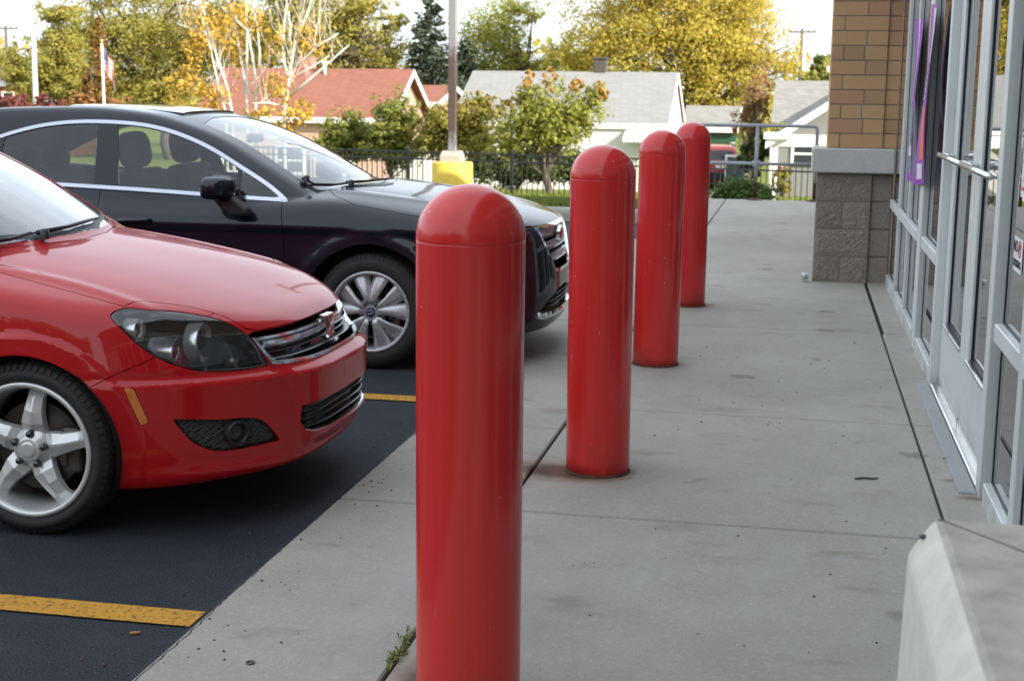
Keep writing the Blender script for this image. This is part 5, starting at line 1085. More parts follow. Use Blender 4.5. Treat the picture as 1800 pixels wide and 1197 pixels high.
def wheel(par, x, y, R_, rim, wd, sgn, style, phase, mrim, mesh_cache):
    """sgn -1: outer face towards -y. Built at its own origin."""
    key = style
    def put(name, me, mat, p): return link(name, me, None if me.materials else mat, p)
    if key not in mesh_cache:
        D = {}; b = wd/2; rl = rim+.012
        mb = MB(); prof = [(rl-.004, -b+.012), (rl+.006, -b+.004), (rl+.022, -b-.002), ((rl+R_)/2, -b-.004), (R_-.030, -b+.004), (R_-.012, -b+.016), (R_-.004, -b+.030)]
        g = [(R_-.001, -b+.036), (R_, -b+.05)]
        for c in (-.045, 0, .045): g += [(R_+.001, c-.008), (R_-.008, c-.006), (R_-.008, c+.006), (R_+.001, c+.008)]
        g += [(R_, b-.05), (R_-.004, b-.03), (R_-.03, b-.004), ((rl+R_)/2, b), (rl, b-.01)]
        mb.lathe(prof+g, axis='y', n=108)
        # shoulder blocks of the tread
        for k in range(72):
            a = 2*math.pi*k/72; ca, sa = math.cos(a), math.sin(a); cb, sb = math.cos(a+.05), math.sin(a+.05); V = []
            for (c_, s_) in ((ca, sa), (cb, sb)):
                for (r_, h_) in ((R_-.026, -b+.001), (R_-.009, -b+.014), (R_+.002, -b+.036), (R_+.0025, -b+.05), (R_-.02, -b+.05)): V.append((r_*c_, h_, r_*s_))
            mb.add(V, [(0, 1, 2, 3, 4), (9, 8, 7, 6, 5)]+[(i, i+5, (i+1) % 5+5, (i+1) % 5) for i in range(5)])
        o = mb.build('tmp', MT['rubber']); D['tyre'] = o.data; bpy.data.objects.remove(o)
        mb = MB(); mb.lathe([(rl+.001, -b+.018), (rl+.003, -b+.004), (rl, -b-.001), (rl-.010, -b-.001), (rl-.016, -b+.004), (rl-.022, -b+.022), (rl-.030, -b+.06), (rl-.036, b-.02), (rl-.01, b-.01)], axis='y', n=96)
        if style == 'five':
            for k in range(5):
                a = R(phase)+2*math.pi*k/5; S = []
                st = [(.050, .040, -.020, .05), (.070, .044, -.030, .05), (.095, .042, -.042, .048), (.14, .033, -.042, .045), (.19, .029, -.026, .04), (rl-.030, .034, -.008, .035), (rl-.012, .060, -.001, .02)]
                for (r_, w_, hr, dp) in st:
                    yo = -b+.055+hr; S.append([(r_, -w_, yo+.014), (r_, -w_*.10, yo), (r_, w_*.10, yo), (r_, w_, yo+.014), (r_, w_*1.08, yo+.014+dp*.55), (r_, w_*.5, yo+.014+dp), (r_, -w_*.5, yo+.014+dp), (r_, -w_*1.08, yo+.014+dp*.55)])
                V = [(p[0]*math.cos(a)-p[1]*math.sin(a), p[2], p[0]*math.sin(a)+p[1]*math.cos(a)) for q in S for p in q]
                mb.add(V, [(i*8+j, i*8+(j+1) % 8, i*8+8+(j+1) % 8, i*8+8+j) for i in range(len(st)-1) for j in range(8)]+[tuple(range(7, -1, -1)), tuple((len(st)-1)*8+j for j in range(8))])
            mb.lathe([(0, -b+.010), (.036, -b+.009), (.047, -b+.012), (.050, -b+.022), (.066, -b+.026), (.080, -b+.05), (.080, -b+.1), (0, -b+.1)], axis='y', n=40)
        else:
            for k in range(5):
                for sg in (-1, 1):
                    a0 = R(phase)+2*math.pi*k/5; S = []
                    st = [(.045, .022, .13, -.028), (.075, .024, .17, -.032), (.11, .031, .23, -.029), (.15, .043, .28, -.020), (.19, .053, .305, -.010), (rl-.022, .058, .315, -.003), (rl-.010, .060, .316, .0)]
                    for (r_, w_, an, hr) in st:
                        yo = -b+.035+hr; c_ = sg*an*r_; tilt = sg*.006
                        S.append([(r_, c_-w_, yo+.008+tilt), (r_, c_-w_*.3, yo+tilt*.4), (r_, c_+w_*.5, yo-tilt*.4), (r_, c_+w_, yo+.006-tilt), (r_, c_+w_*.8, yo+.04), (r_, c_-w_*.8, yo+.04)])
                    V = []
                    for q in S:
                        for p in q:
                            rr_ = math.hypot(p[0], p[1]); aa = a0+math.atan2(p[1], p[0]); V.append((p[0]/math.cos(0)*math.cos(a0)-p[1]*math.sin(a0), p[2], p[0]*math.sin(a0)+p[1]*math.cos(a0)))
                    mb.add(V, [(i*6+j, i*6+(j+1) % 6, i*6+6+(j+1) % 6, i*6+6+j) for i in range(len(st)-1) for j in range(6)]+[tuple(range(5, -1, -1)), tuple((len(st)-1)*6+j for j in range(6))], True)
            mb.lathe([(0, -b+.012), (.040, -b+.010), (.058, -b+.014), (.075, -b+.03), (.085, -b+.06), (.085, -b+.1), (0, -b+.1)], axis='y', n=40)
        o = mb.build('tmp', mrim); D['rim'] = o.data; bpy.data.objects.remove(o)
        mb = MB(); mb.lathe([(0, -b+.075), (.06, -b+.075), (.06, -b+.085), (rim*.70, -b+.085), (rim*.70, -b+.105), (0, -b+.105)], axis='y', n=48)
        o = mb.build('tmp', MT['disc']); D['disc'] = o.data; bpy.data.objects.remove(o)
        mb = MB(); mb.bbox(rim*.44, rim*.74, -b+.055, -b+.15, -.09, .08, .015, 2); mb.tube([(rim*.5, -b+.06, -.06), (rim*.5, -b+.045, -.03), (rim*.52, -b+.06, .05)], .014, 8); o = mb.build('tmp', MT['disc']); D['caliper'] = o.data; bpy.data.objects.remove(o)
        mb = MB(); mb.lathe([(0, -.006), (.010, -.005), (.0125, .0), (.0135, .012), (.0135, .03)], axis='y', n=14); o = mb.build('tmp', MT['bolt']); D['bolt'] = o.data; bpy.data.objects.remove(o)
        mb = MB(); mb.lathe([(0, -.0035), (.022, -.003), (.0285, -.0015), (.030, .002), (.030, .012)], axis='y', n=32); o = mb.build('tmp', MT['alloy'] if style == 'five' else MT['badge_blue']); D['cap'] = o.data; bpy.data.objects.remove(o)
        mesh_cache[key] = D
    D = mesh_cache[key]; b = wd/2
    w_ = link('wheel', D['rim'], None, par); w_.location = (x, y, R_); w_.scale = (1, 1, 1)
    if sgn > 0: w_.rotation_euler = (0, 0, math.pi)
    link('tyre', D['tyre'], None, w_); link('brake_disc', D['disc'], None, w_); link('brake_caliper', D['caliper'], None, w_)
    yc = -b+.007 if style == 'five' else -b+.009
    c = link('hub_cap', D['cap'], None, w_); c.location = (0, yc, 0)
    for k in range(5):
        a = R(phase if style == 'five' else phase+36)+2*math.pi*k/5; bo = link('wheel_bolt', D['bolt'], None, w_); rr_ = .058 if style == 'five' else .055
        bo.location = (rr_*math.cos(a), -b+.008 if style == 'five' else -b+.010, rr_*math.sin(a))
    return w_, c
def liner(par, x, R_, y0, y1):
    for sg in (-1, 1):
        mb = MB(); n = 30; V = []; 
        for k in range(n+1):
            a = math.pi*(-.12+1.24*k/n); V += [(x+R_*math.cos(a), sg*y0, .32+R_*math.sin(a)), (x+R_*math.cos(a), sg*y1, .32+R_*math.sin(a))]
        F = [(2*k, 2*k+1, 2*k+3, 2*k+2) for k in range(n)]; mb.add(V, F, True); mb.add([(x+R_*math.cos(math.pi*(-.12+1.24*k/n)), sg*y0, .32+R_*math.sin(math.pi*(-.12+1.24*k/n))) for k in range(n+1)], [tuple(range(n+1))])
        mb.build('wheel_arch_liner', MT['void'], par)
def pad(name, par, c, r, rot, e=.62):
    V = []; n, m = 20, 12; sg = lambda v: np.sign(v)*abs(v)**e
    for i in range(m+1):
        p = -math.pi/2+math.pi*i/m
        for k in range(n): t = 2*math.pi*k/n; x, y, z = r[0]*sg(math.cos(p))*sg(math.cos(t)), r[1]*sg(math.cos(p))*sg(math.sin(t)), r[2]*sg(math.sin(p)); V.append((c[0]+x*math.cos(rot)+z*math.sin(rot), c[1]+y, c[2]-x*math.sin(rot)+z*math.cos(rot)))
    mb = MB(); mb.add(V, [(i*n+k, i*n+(k+1) % n, (i+1)*n+(k+1) % n, (i+1)*n+k) for i in range(m) for k in range(n)], True)
    for dy in (-.05, .05): mb.tube([(c[0]+.01, c[1]+dy, c[2]-r[2]*.8), (c[0]+.03, c[1]+dy, c[2]-r[2]-.08)], .006, 6)
    return mb.build(name, MT['seat_cloth'], par)
def cabin(par, xf, xr, yw, zs, wheel_y):
    """seats, dash, steering wheel; xf/xr x of the front and rear backrests"""
    s = []
    for yy in (-yw, yw):
        soft('front_seat', MT['seat_cloth'], par, [((xf+.27, yy, zs-.02), (.52, .50, .16), -.08), ((xf, yy, zs+.28), (.15, .48, .60), -.22)], .05)
        pad('headrest', par, (xf-.085, yy, zs+.69), (.075, .135, .115), -.15)
    soft('rear_seat', MT['seat_cloth'], par, [((xr+.27, 0, zs-.02), (.5, 1.25, .16), -.06), ((xr, 0, zs+.26), (.15, 1.25, .56), -.3)], .05)
    for yy in (-.40, 0, .40): pad('headrest', par, (xr-.10, yy, zs+.60), (.06, .125, .09), -.2)
    mb = MB(); mb.bbox(xf+1.02, xf+1.4, -.70, .70, zs+.05, zs+.40, .06, 3); mb.bbox(xf+.2, xf+1.02, -.11, .11, zs-.2, zs+.08, .03, 2); mb.build('dashboard', MT['interior'], par)
    mb = MB(); c = np.array([xf+.72, wheel_y, zs+.30]); u = np.array([-.42, 0, .907]); v = np.array([0, 1., 0]); mb.tube([c+.185*(math.cos(a)*u+math.sin(a)*v) for a in np.linspace(0, 2*math.pi, 33)], .016, 8)
    for a in (0.2, 2.1, 4.2): mb.tube([c, c+.18*(math.cos(a)*u+math.sin(a)*v)], .02, 6)
    mb.tube([c, c+np.array([.3, 0, -.12])], .04, 8); mb.build('steering_wheel', MT['interior'], par)
    mb = MB(); mb.box(xr-.4, xf+1.4, -.75, .75, zs-.32, zs-.26); mb.build('cabin_floor', MT['void'], par)
def wiper(par, pts, f):
    P = [np.array(p, float) for p in pts]; mb = MB()
    mb.tube([p+np.array([.0, 0, .022]) for p in P], [.011]+[.008]*(len(P)-2)+[.006], 6); mb.tube([p*1+np.array([-.03, 0, .016]) for p in P], .0055, 5); mb.lathe([(0, .04), (.016, .036), (.02, 0)], tuple(P[0]+np.array([.03, 0, 0])), n=12)
    return mb.build('wiper', MT['black_plastic'], par)
def handle(par, f, x, z, sg, mat):
    y = .95; ys = np.linspace(.6, 1.0, 200); v = f(np.stack([np.full(200, x), -ys, np.full(200, z)], 1)); y = ys[np.argmax(v > 0)]
    mb = MB(); mb.tube([(x-.11, sg*(y-.005), z-.004), (x-.09, sg*(y+.028), z), (x, sg*(y+.036), z+.004), (x+.09, sg*(y+.028), z+.006), (x+.11, sg*(y-.005), z+.004)], [.013, .015, .016, .015, .013], 10)
    return mb.build('door_handle', mat, par)
def badge_oval():
    t = NT('blue_enamel'); t.set(color=(.008, .012, .06), rough=.1, coat=1.); return t.m
MT['badge_blue'] = badge_oval(); MT['sun_glass'] = simple('dark_green_roof_glass', (.012, .028, .026), .06, coat=1.); CACHE = {}
MT['lamp_body'] = simple('smoked_lamp_housing', (.045, .048, .055), .30, .1, .3, 14)
MT['grille_chrome'] = simple('grille_chrome', (.66, .68, .72), .17, 1., .03)
MT['mesh_wire'] = simple('dark_grey_mesh', (.055, .056, .06), .4)
MT['slat'] = simple('dull_slat', (.16, .165, .18), .3, .6)
MT['bezel'] = simple('bright_lamp_bezel', (.95, .96, .98), .18, .7, .02)
MT['mesh_grille'] = simple('diamond_mesh_black', (.012, .012, .013), .6)
# ---------------------------------------------------------------- the red hatchback
f = red_shape(); red = tag(empty('hatchback_car', RED_LOC), 'red hatchback with silver five spoke wheels parked nose to the sidewalk', 'car')
s = Skin(*surface(f, (-3.6, -1.0, .1), (1.05, 1.0, 1.55), .0128))
for cx in (0., -2.614):
    d = np.hypot(s.V[:, 0]-cx, s.V[:, 2]-.318)-.349; _, s = s.split(elig(d, np.abs(s.V[:, 1]) > .55))
HL = spline([(-.335, .807), (-.300, .822), (-.195, .816), (-.05, .795), (.070, .757), (.130, .717), (.184, .641), (.214, .594, 1), (.10, .590), (.035, .592), (-.105, .613), (-.217, .666), (-.307, .756)], 8)
sdh = lambda k: elig(sd_poly(diag(k.V), HL), k.V[:, 0] > .1)
lens, s2 = cut_panel(s, sdh, .0015); housing = lens.offset(-.095)
GR = np.array([(-.2, .722), (.25, .722), (.44, .722), (.508, .714), (.49, .655), (.462, .596), (.30, .588), (-.2, .586)])
grl, s3 = cut_panel(s2, lambda k: front_sd(k, GR, .5), .0005)
IN = np.array([(-.2, .434), (.30, .432), (.386, .428), (.372, .36), (.345, .316), (.2, .303), (-.2, .300)]); intk, s3 = cut_panel(s3, lambda k: front_sd(k, IN, .6), .0)
FG = spline([(-.175, .440, 1), (-.02, .424), (.165, .396), (.205, .36), (.245, .306, 1), (.10, .303), (-.02, .306), (-.09, .338)], 8)
fogr, s3 = cut_panel(s3, lambda k: elig(sd_poly(diag(k.V), FG), k.V[:, 0] > .3), .0)
MK = np.array([(.366, .562), (.400, .555), (.444, .428), (.414, .424)]); mkr, s3 = cut_panel(s3, lambda k: side_sd(k, MK, .6), .001)
WS = mirror_poly([(-1.06, 0), (-1.05, .28), (-.99, .505), (-.70, .572), (-.46, .630), (-.42, .632), (-.335, .49), (-.265, .25), (-.245, 0)])
ws, s3 = cut_panel(s3, lambda k: top_sd(k, WS, .2), .0005)
DL = spline([(-.52, .985, 1), (-.72, 1.10), (-.98, 1.24), (-1.35, 1.335), (-1.75, 1.355), (-2.4, 1.30), (-2.7, 1.18), (-2.62, 1.05, 1), (-1.6, .995)], 8)
dlo, s3 = cut_panel(s3, lambda k: side_sd(k, DL, .4), .0005)
RW = mirror_poly([(-2.98, 0), (-2.95, .5), (-3.3, .58), (-3.4, .3), (-3.42, 0)]); rw, s3 = cut_panel(s3, lambda k: elig(top_sd(k, RW, .05), k.V[:, 2] > 1.0), .0005)
lining = s3
HD = mirror_poly([(-.20, 0), (-.23, .25), (-.31, .48), (-.40, .60), (-.38, .66), (-.172, .690), (.064, .713), (.245, .723), (.325, .722), (.371, .640), (.496, .572), (.62, .522), (.69, .503), (.76, .42), (.80, .30), (.83, .15), (.84, 0)])
hood, s3 = cut_panel(s3, lambda k: elig(top_sd(k, HD, .12), k.V[:, 2] > .70), .002)
SM = np.array([(.20, .53), (.245, .555), (.331, .602), (.449, .655), (.47, .70), (.6, .80), (1.3, .80), (1.3, -.1), (.1, -.1), (.1, .45)])
bump, s3 = cut_panel(s3, lambda k: side_sd(k, SM, -1.), .0015)
DR = np.array([(-.50, .96), (-.50, .6), (-.52, .3), (-.58, .22), (-1.62, .22), (-1.68, .5), (-1.72, .99), (-1.2, .985)]); door_, s3 = cut_panel(s3, lambda k: side_sd(k, DR, .5), .002)
s3.build('body', MT['red_paint'], red); hood.build('bonnet', MT['red_paint'], red, .016); bump.build('bumper', MT['red_paint'], red)
for d_ in halves(door_): d_.build('door', MT['red_paint'], red)
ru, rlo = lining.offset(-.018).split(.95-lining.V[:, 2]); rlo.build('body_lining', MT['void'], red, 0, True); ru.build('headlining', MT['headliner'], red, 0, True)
ws.offset(-.003).build('windscreen', MT['screen_glass_sky'], red, .004)
for q in halves(dlo): q.offset(-.003).build('side_window', MT['car_glass'], red, .004)
rw.offset(-.003).build('rear_window', MT['car_glass'], red, .004)
edge = ws.split(sd_poly(ws.V[:, :2], WS)+.035)[1].offset(-.009); edge.build('screen_border', MT['gloss_black'], red, 0)
for sg, (le, ho) in zip((-1, 1), zip(halves(lens), halves(housing))):
    lo_ = le.build('headlight', MT['lamp_glass'], red, .006); ho.build('lamp_housing', MT['lamp_body'], lo_, 0)
    sdv = sd_poly(diag(le.V), HL); le.split(sdv+.007)[1].offset(-.004).build('lamp_gasket', MT['gloss_black'], lo_, .02)
    for (px, py, pz, rad, ln) in ((.376, -.720, .746, .044, .04), (.494, -.672, .666, .049, .085), (.560, -.586, .690, .072, .042)):
        mb = MB(); prof = [(rad*.72, .0), (rad*.80, -.02), (rad*.74, -.03), (rad*.98, .012), (rad, 0), (rad*1.0, -ln), (rad*.9, -ln)]
        c = (px, -sg*py if sg > 0 else py, pz); mb.lathe([(rad*.70, -.028), (rad*.74, -.012), (rad*.96, .010), (rad, .006), (rad, -ln)], c, 'x', 36); mb.build('bezel', MT['bezel'], lo_)
        mb = MB(); mb.lathe([(0, .004), (rad*.3, .002), (rad*.52, -.008), (rad*.66, -.026), (rad*.70, -.03)], c, 'x', 28); mb.build('projector', MT['h_glass'] if rad > .05 else MT['brushed'], lo_)
    mb = MB(); mb.tube([(.60, sg*.50, .615), (.66, sg*.53, .612)], .02, 6); mb.build('reflector', MT['brushed'], lo_)
# grille: black back, chrome edge, slats, chrome bar, badge
go = grl.offset(-.07).build('grille', MT['gloss_black'], red, 0)
ys = np.linspace(-.47, .47, 61)
for z in (.612, .634, .656): mb = MB(); strip(mb, f, ys[1:-1]*(.965+.05*(z-.6)/.06), z, .026, .004, .03); mb.build('slat', MT['slat'], go)
mb = MB(); strip(mb, f, np.linspace(-.488, .488, 61), lambda y: .688-.006*(np.abs(y) < .05), .006, .015, .03, .0); strip(mb, f, np.linspace(-.455, .455, 61), lambda y: .666+0*y, .012, .025, .03); mb.build('chrome_bar', MT['grille_chrome'], go)
sdg = front_sd(grl, GR, .5); rim_ = grl.split(np.where(grl.V[:, 2] < .702, sdg+.013, -1.))[1]; rim_.offset(.002).build('chrome_surround', MT['grille_chrome'], go, .02)
bx = surf_x(f, np.array([0.]), np.array([.672]))[0]+.004
bd = MB(); pl = [(-.048, .044), (.048, .044), (.045, -.038), (.024, -.050), (-.024, -.050), (-.045, -.038)]
bd.add([(bx-.02, y, .672+z) for y, z in pl]+[(bx+.010-.06*abs(y), y, .672+z) for y, z in pl]+[(bx+.014-.06*abs(y)*.8, y*.86, .672+z*.86) for y, z in pl], [tuple(range(12, 18))]+[(i, (i+1) % 6, 6+(i+1) % 6, 6+i) for i in range(6)]+[(6+i, 6+(i+1) % 6, 12+(i+1) % 6, 12+i) for i in range(6)]); bo_ = bd.build('badge', MT['chrome'], go)
bd = MB(); bd.add([(bx+.0155-.055*abs(y)*.8, y*.72, .674+z*.72) for y, z in [(-.044, .043), (0, .043), (.044, .043), (.044, -.038), (0, -.038), (-.044, -.038)]], [(0, 1, 4, 5), (1, 2, 3, 4)]); bd.build('enamel', MT['red_paint'], bo_)
bd = MB()
for k in (-1, 1): bd.tube([(bx+.016-.04*abs(t)*.03, k*(t*.030+.006*math.sin(t*3)), .674+.028*t) for t in np.linspace(-1, 1, 9)], [.001+.003*(1-abs(t)) for t in np.linspace(-1, 1, 9)], 6)
bd.build('emblem', MT['chrome'], bo_)
io = intk.offset(-.055).build('lower_grille', MT['gloss_black'], red, 0)
for z, w_ in ((.336, .338), (.368, .354), (.400, .366)): mb = MB(); strip(mb, f, np.linspace(-w_, w_, 51), z, .018, .0045, .03); mb.build('slat', MT['slat'], io)
sdi = front_sd(intk, IN, .6); ch_ = intk.split(np.where(intk.V[:, 2] < .330, sdi+.006, -1.))[1]; ch_.offset(-.006).build('chrome_strip', MT['grille_chrome'], io, .02)
for sg, k in zip((-1, 1), halves(fogr)):
    fo = k.offset(-.022).build('fog_lamp_recess', MT['mesh_grille'], red, 0)
    mb = MB(); n_ = 0
    Pn = k.offset(-.018).V; q = diag(k.V)
    for sl in np.arange(-.26, .32, .019):
        for dirn in (1, -1):
            t = np.linspace(-.1, .1, 40); L_ = np.stack([sl+t*1.4, .37+dirn*t], 1); ins = sd_poly(L_, FG) < -.004
            L_ = L_[ins]
            if len(L_) < 3: continue
            ix = [int(np.argmin(((q-p)**2).sum(1))) for p in L_[::3]]; pts = [Pn[i] for j, i in enumerate(ix) if j == 0 or i != ix[j-1]]
            if len(pts) > 1: mb.tube(pts, .003, 4, False)
    mb.build('mesh', MT['mesh_wire'], fo)
    c = (.698, sg*.604, .362)
    def turn(m): ca, sa = math.cos(sg*.62), math.sin(sg*.62); m.V = [(c[0]+x*ca-y*sa, c[1]+x*sa+y*ca, c[2]+z) for x, y, z in m.V]; return m
    mb = MB(); mb.lathe([(.028, -.03), (.032, -.004), (.044, .012), (.049, .006), (.049, -.05)], (0, 0, 0), 'x', 36); turn(mb).build('fog_lamp_ring', MT['black_plastic'], fo)
    mb = MB(); mb.lathe([(0, -.002), (.02, -.005), (.031, -.012)], (0, 0, 0), 'x', 24); turn(mb).build('fog_lamp', MT['h_glass'], fo)
for k in halves(mkr): k.offset(.002).build('side_marker', MT['amber'], red, .012)
for sg in (-1, 1):
    for x in (0., -2.614): wheel(red, x, sg*.744, .318, .232, .226, sg, 'five', 84, MT['alloy'], CACHE)
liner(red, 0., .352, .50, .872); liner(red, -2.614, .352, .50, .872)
cabin(red, -1.35, -2.25, .36, .52, .36)
def on(x, y, dz=.0):                                    # a point on top of the skin
    zs = np.linspace(.6, 1.6, 400); v = f(np.stack([np.full(400, x), np.full(400, y), zs], 1)); return (x, y, zs[len(v)-1-np.argmax(v[::-1] < 0)]+dz)
wiper(red, [on(-.33, -.50), on(-.30, -.40), on(-.285, -.27)], f); wiper(red, [on(-.275, -.235), on(-.262, -.02), on(-.275, .13), on(-.31, .33)], f)
cw = MB(); yy = np.linspace(-.62, .62, 41); V = []; F = []
for y in yy: xr_ = np.interp(abs(y), [0, .25, .48, .62], [-.215, -.245, -.325, -.40]); V += [on(xr_+.012, y, -.012), on(xr_-.055, y, .001)]
F = [(2*i, 2*i+1, 2*i+3, 2*i+2) for i in range(40)]; cw.add(V, F, True); cw.build('cowl_panel', MT['black_plastic'], red)
for sg in (-1, 1):
    mo = soft('door_mirror', MT['red_paint'], red, [((-.98, sg*.965, 1.0), (.12, .20, .14), 0.)], .05); mb = MB(); mb.tube([(-.92, sg*.82, .96), (-.96, sg*.90, .98)], .03, 10); mb.build('stalk', MT['black_plastic'], mo)
mb = MB(); mb.box(-3.1, .40, -.70, .70, .20, .23); mb.build('underbody', MT['void'], red)
# ---------------------------------------------------------------- the black sedan
f = blk_shape(); blk = tag(empty('sedan_car', BLK_LOC), 'black four door sedan with chrome window trim parked beside the red hatchback', 'car')
s = Skin(*surface(f, (-4.0, -1.05, .1), (1.15, 1.05, 1.62), .0185))
for cx in (0., -2.75):
    d = np.hypot(s.V[:, 0]-cx, s.V[:, 2]-.325)-.405; _, s = s.split(elig(d, np.abs(s.V[:, 1]) > .55))
DL = spline([(-.505, .945, 1), (-.624, 1.036), (-.806, 1.142), (-1.074, 1.275), (-1.378, 1.367), (-1.72, 1.398), (-2.15, 1.368), (-2.45, 1.285), (-2.72, 1.175), (-3.02, 1.045, 1), (-2.6, 1.022), (-1.85, 1.002), (-1.24, .980), (-.75, .957)], 8)
dlo, s2 = cut_panel(s, lambda k: side_sd(k, DL, .4), .0004)
WS = mirror_poly([(-1.235, 0), (-1.225, .22), (-1.165, .490), (-.80, .558), (-.52, .612), (-.455, .622), (-.40, .60), (-.27, .42), (-.175, .18), (-.155, 0)]); ws, s2 = cut_panel(s2, lambda k: top_sd(k, WS, .2), .0004)
RW = mirror_poly([(-2.80, 0), (-2.77, .42), (-3.1, .52), (-3.42, .60), (-3.50, .45), (-3.56, 0)]); rw, s2 = cut_panel(s2, lambda k: elig(top_sd(k, RW, .2), k.V[:, 2] > 1.0), .0004)
GR = np.array([(-.2, .812), (.2, .812), (.438, .815), (.458, .79), (.36, .64), (.258, .528), (.15, .518), (-.2, .515)]); grl, s2 = cut_panel(s2, lambda k: front_sd(k, GR, .5), .0004)
LG = spline([(-.2, .425, 1), (.05, .42), (.25, .402), (.40, .355), (.475, .312, 1), (.33, .300), (.1, .298), (-.2, .298, 1)], 6); lgr, s2 = cut_panel(s2, lambda k: front_sd(k, LG, .5), .0004)
HL = spline([(-.05, .83, 1), (.08, .845), (.25, .825), (.285, .80, 1), (.26, .73), (.20, .685), (.05, .72), (-.10, .775)], 8); lens, s2 = cut_panel(s2, lambda k: elig(sd_poly(diag(k.V), HL), k.V[:, 0] > .3), .0015)
lining = s2
HD = mirror_poly([(-.125, 0), (-.15, .2), (-.25, .44), (-.345, .60), (-.25, .74), (-.12, .830), (.22, .850), (.45, .835), (.62, .78), (.74, .66), (.80, .56), (.868, .44), (.915, .25), (.93, 0)]); hood, s2 = cut_panel(s2, lambda k: elig(top_sd(k, HD, .15), k.V[:, 2] > .7), .0022)
def dsd(poly): return lambda k: elig(side_sd(k, poly, .4), k.V[:, 2] < 1.39)
D1 = np.array([(-.545, .96), (-.515, .80), (-.510, .61), (-.53, .32), (-.60, .245), (-1.60, .245), (-1.655, .34), (-1.672, .7), (-1.690, .99), (-1.2, .975)])
D2 = np.array([(-1.690, .99), (-1.672, .7), (-1.655, .34), (-1.61, .245), (-2.28, .245), (-2.345, .42), (-2.47, .62), (-2.66, .76), (-2.80, .86), (-2.84, 1.02), (-2.3, 1.01)])
fd, s2 = cut_panel(s2, dsd(D1), .002); rd, s2 = cut_panel(s2, dsd(D2), .002)
SM = np.array([(.33, .70), (.40, .60), (.55, .62), (.62, .74), (.75, .82), (1.4, .82), (1.4, -.1), (.2, -.1), (.3, .4)]); bump, s2 = cut_panel(s2, lambda k: elig(side_sd(k, SM, -1.), k.V[:, 0] > .2), .0015)
s2.build('body', MT['black_paint'], blk); hood.build('bonnet', MT['black_paint'], blk, .016); bump.build('bumper', MT['black_paint'], blk)
for q in (fd, rd):
    for sg, d_ in zip((-1, 1), halves(q)):
        do = d_.build('door', MT['black_paint'], blk); hx, hz = (-1.44, .822) if q is fd else (-2.45, .84); handle(do, f, hx, hz, sg, MT['black_paint'])
ru, rlo = lining.offset(-.02).split(.93-lining.V[:, 2]); rlo.build('body_lining', MT['void'], blk, 0, True); ru.build('headlining', MT['headliner'], blk, 0, True)
sdd = lambda k: sd_poly(k.V[:, [0, 2]], DL)
trim = dlo.split(sdd(dlo)+.021)[1]; inner = dlo.split(sdd(dlo)+.021)[0]
keep = np.abs(trim.V[:, 0]+1.722)-.003; trim = trim.split(elig(keep, trim.V[:, 2] > 1.1))[1]
bot = np.where(trim.V[:, 2] < 1.36-.25*np.abs(trim.V[:, 0]+1.7)*0, sdd(trim), sdd(trim))
for q in halves(trim): q.offset(.003).build('window_trim', MT['trim_chrome'], blk, .014)
def gl_sd(k):
    P = k.V[:, [0, 2]]; x, z = P[:, 0], P[:, 1]; sl = lambda x0, s_: x-(x0+s_*(z-1.0)); e = sd_poly(P, DL)+.024
    wins = [np.maximum(sl(-.84, -.02), -sl(-1.575, -.19)), np.maximum(sl(-.60, -.3), -sl(-.815, -.02)), np.maximum(sl(-1.735, -.10), -sl(-2.40, .10)), -sl(-2.46, .10)*-1]
    wins[3] = sl(-2.46, .10); return np.maximum(e, np.minimum.reduce(wins))
gls = inner.split(gl_sd(inner)); 
for q in halves(gls[1]): q.offset(-.002).build('window_frame', MT['gloss_black'], blk, .012)
for q in halves(gls[0]):
    pieces = [q.split(q.V[:, 0]+1.66)]; rear, front_ = pieces[0]; r2, r1 = rear.split(rear.V[:, 0]+2.43); f1, f2 = front_.split(front_.V[:, 0]+.83)
    for nm, k in (('door_glass', f1), ('quarter_glass', f2), ('door_glass', r1), ('quarter_glass', r2)): k.offset(-.006).build(nm, MT['car_glass'], blk, .004)
ws.offset(-.003).build('windscreen', MT['screen_glass'], blk, .004); rw.offset(-.003).build('rear_window', MT['car_glass'], blk, .004)
ws.split(sd_poly(ws.V[:, :2], WS)+.03)[1].offset(-.009).build('screen_border', MT['gloss_black'], blk, 0)
for le in halves(lens):
    lo_ = le.build('headlight', MT['lamp_glass'], blk, .006); le.offset(-.06).build('lamp_housing', MT['lamp_body'], lo_, 0)
go = grl.offset(-.075).build('grille', MT['gloss_black'], blk, 0)
sdg = front_sd(grl, GR, .5); grl.split(sdg+.02)[1].offset(.006).build('chrome_surround', MT['chrome'], go, .03)
for z, h in ((.765, .040), (.69, .036), (.612, .036)):
    w_ = np.interp(z, [.528, .64, .79], [.235, .34, .42]); mb = MB(); strip(mb, f, np.linspace(-w_, w_, 41), z, .014, h, .03, .01); mb.build('slat', MT['brushed'], go)
    mb = MB(); strip(mb, f, np.linspace(-w_, w_, 41), z-h/2-.006, .016, .010, .02); mb.build('slat_edge', MT['gloss_black'], go)
bx = surf_x(f, np.array([0.]), np.array([.735]))[0]+.006; mb = MB()
def oval(mb, x, ry_, rz_, t, n=32, z0=.735, dome=.004): V = [(x-.012, ry_*math.cos(2*math.pi*k/n), z0+rz_*math.sin(2*math.pi*k/n)) for k in range(n)]+[(x+t, .94*ry_*math.cos(2*math.pi*k/n), z0+.94*rz_*math.sin(2*math.pi*k/n)) for k in range(n)]+[(x+t+dome, 0, z0)]; mb.add(V, [(k, (k+1) % n, n+(k+1) % n, n+k) for k in range(n)]+[(n+k, n+(k+1) % n, 2*n) for k in range(n)], False)
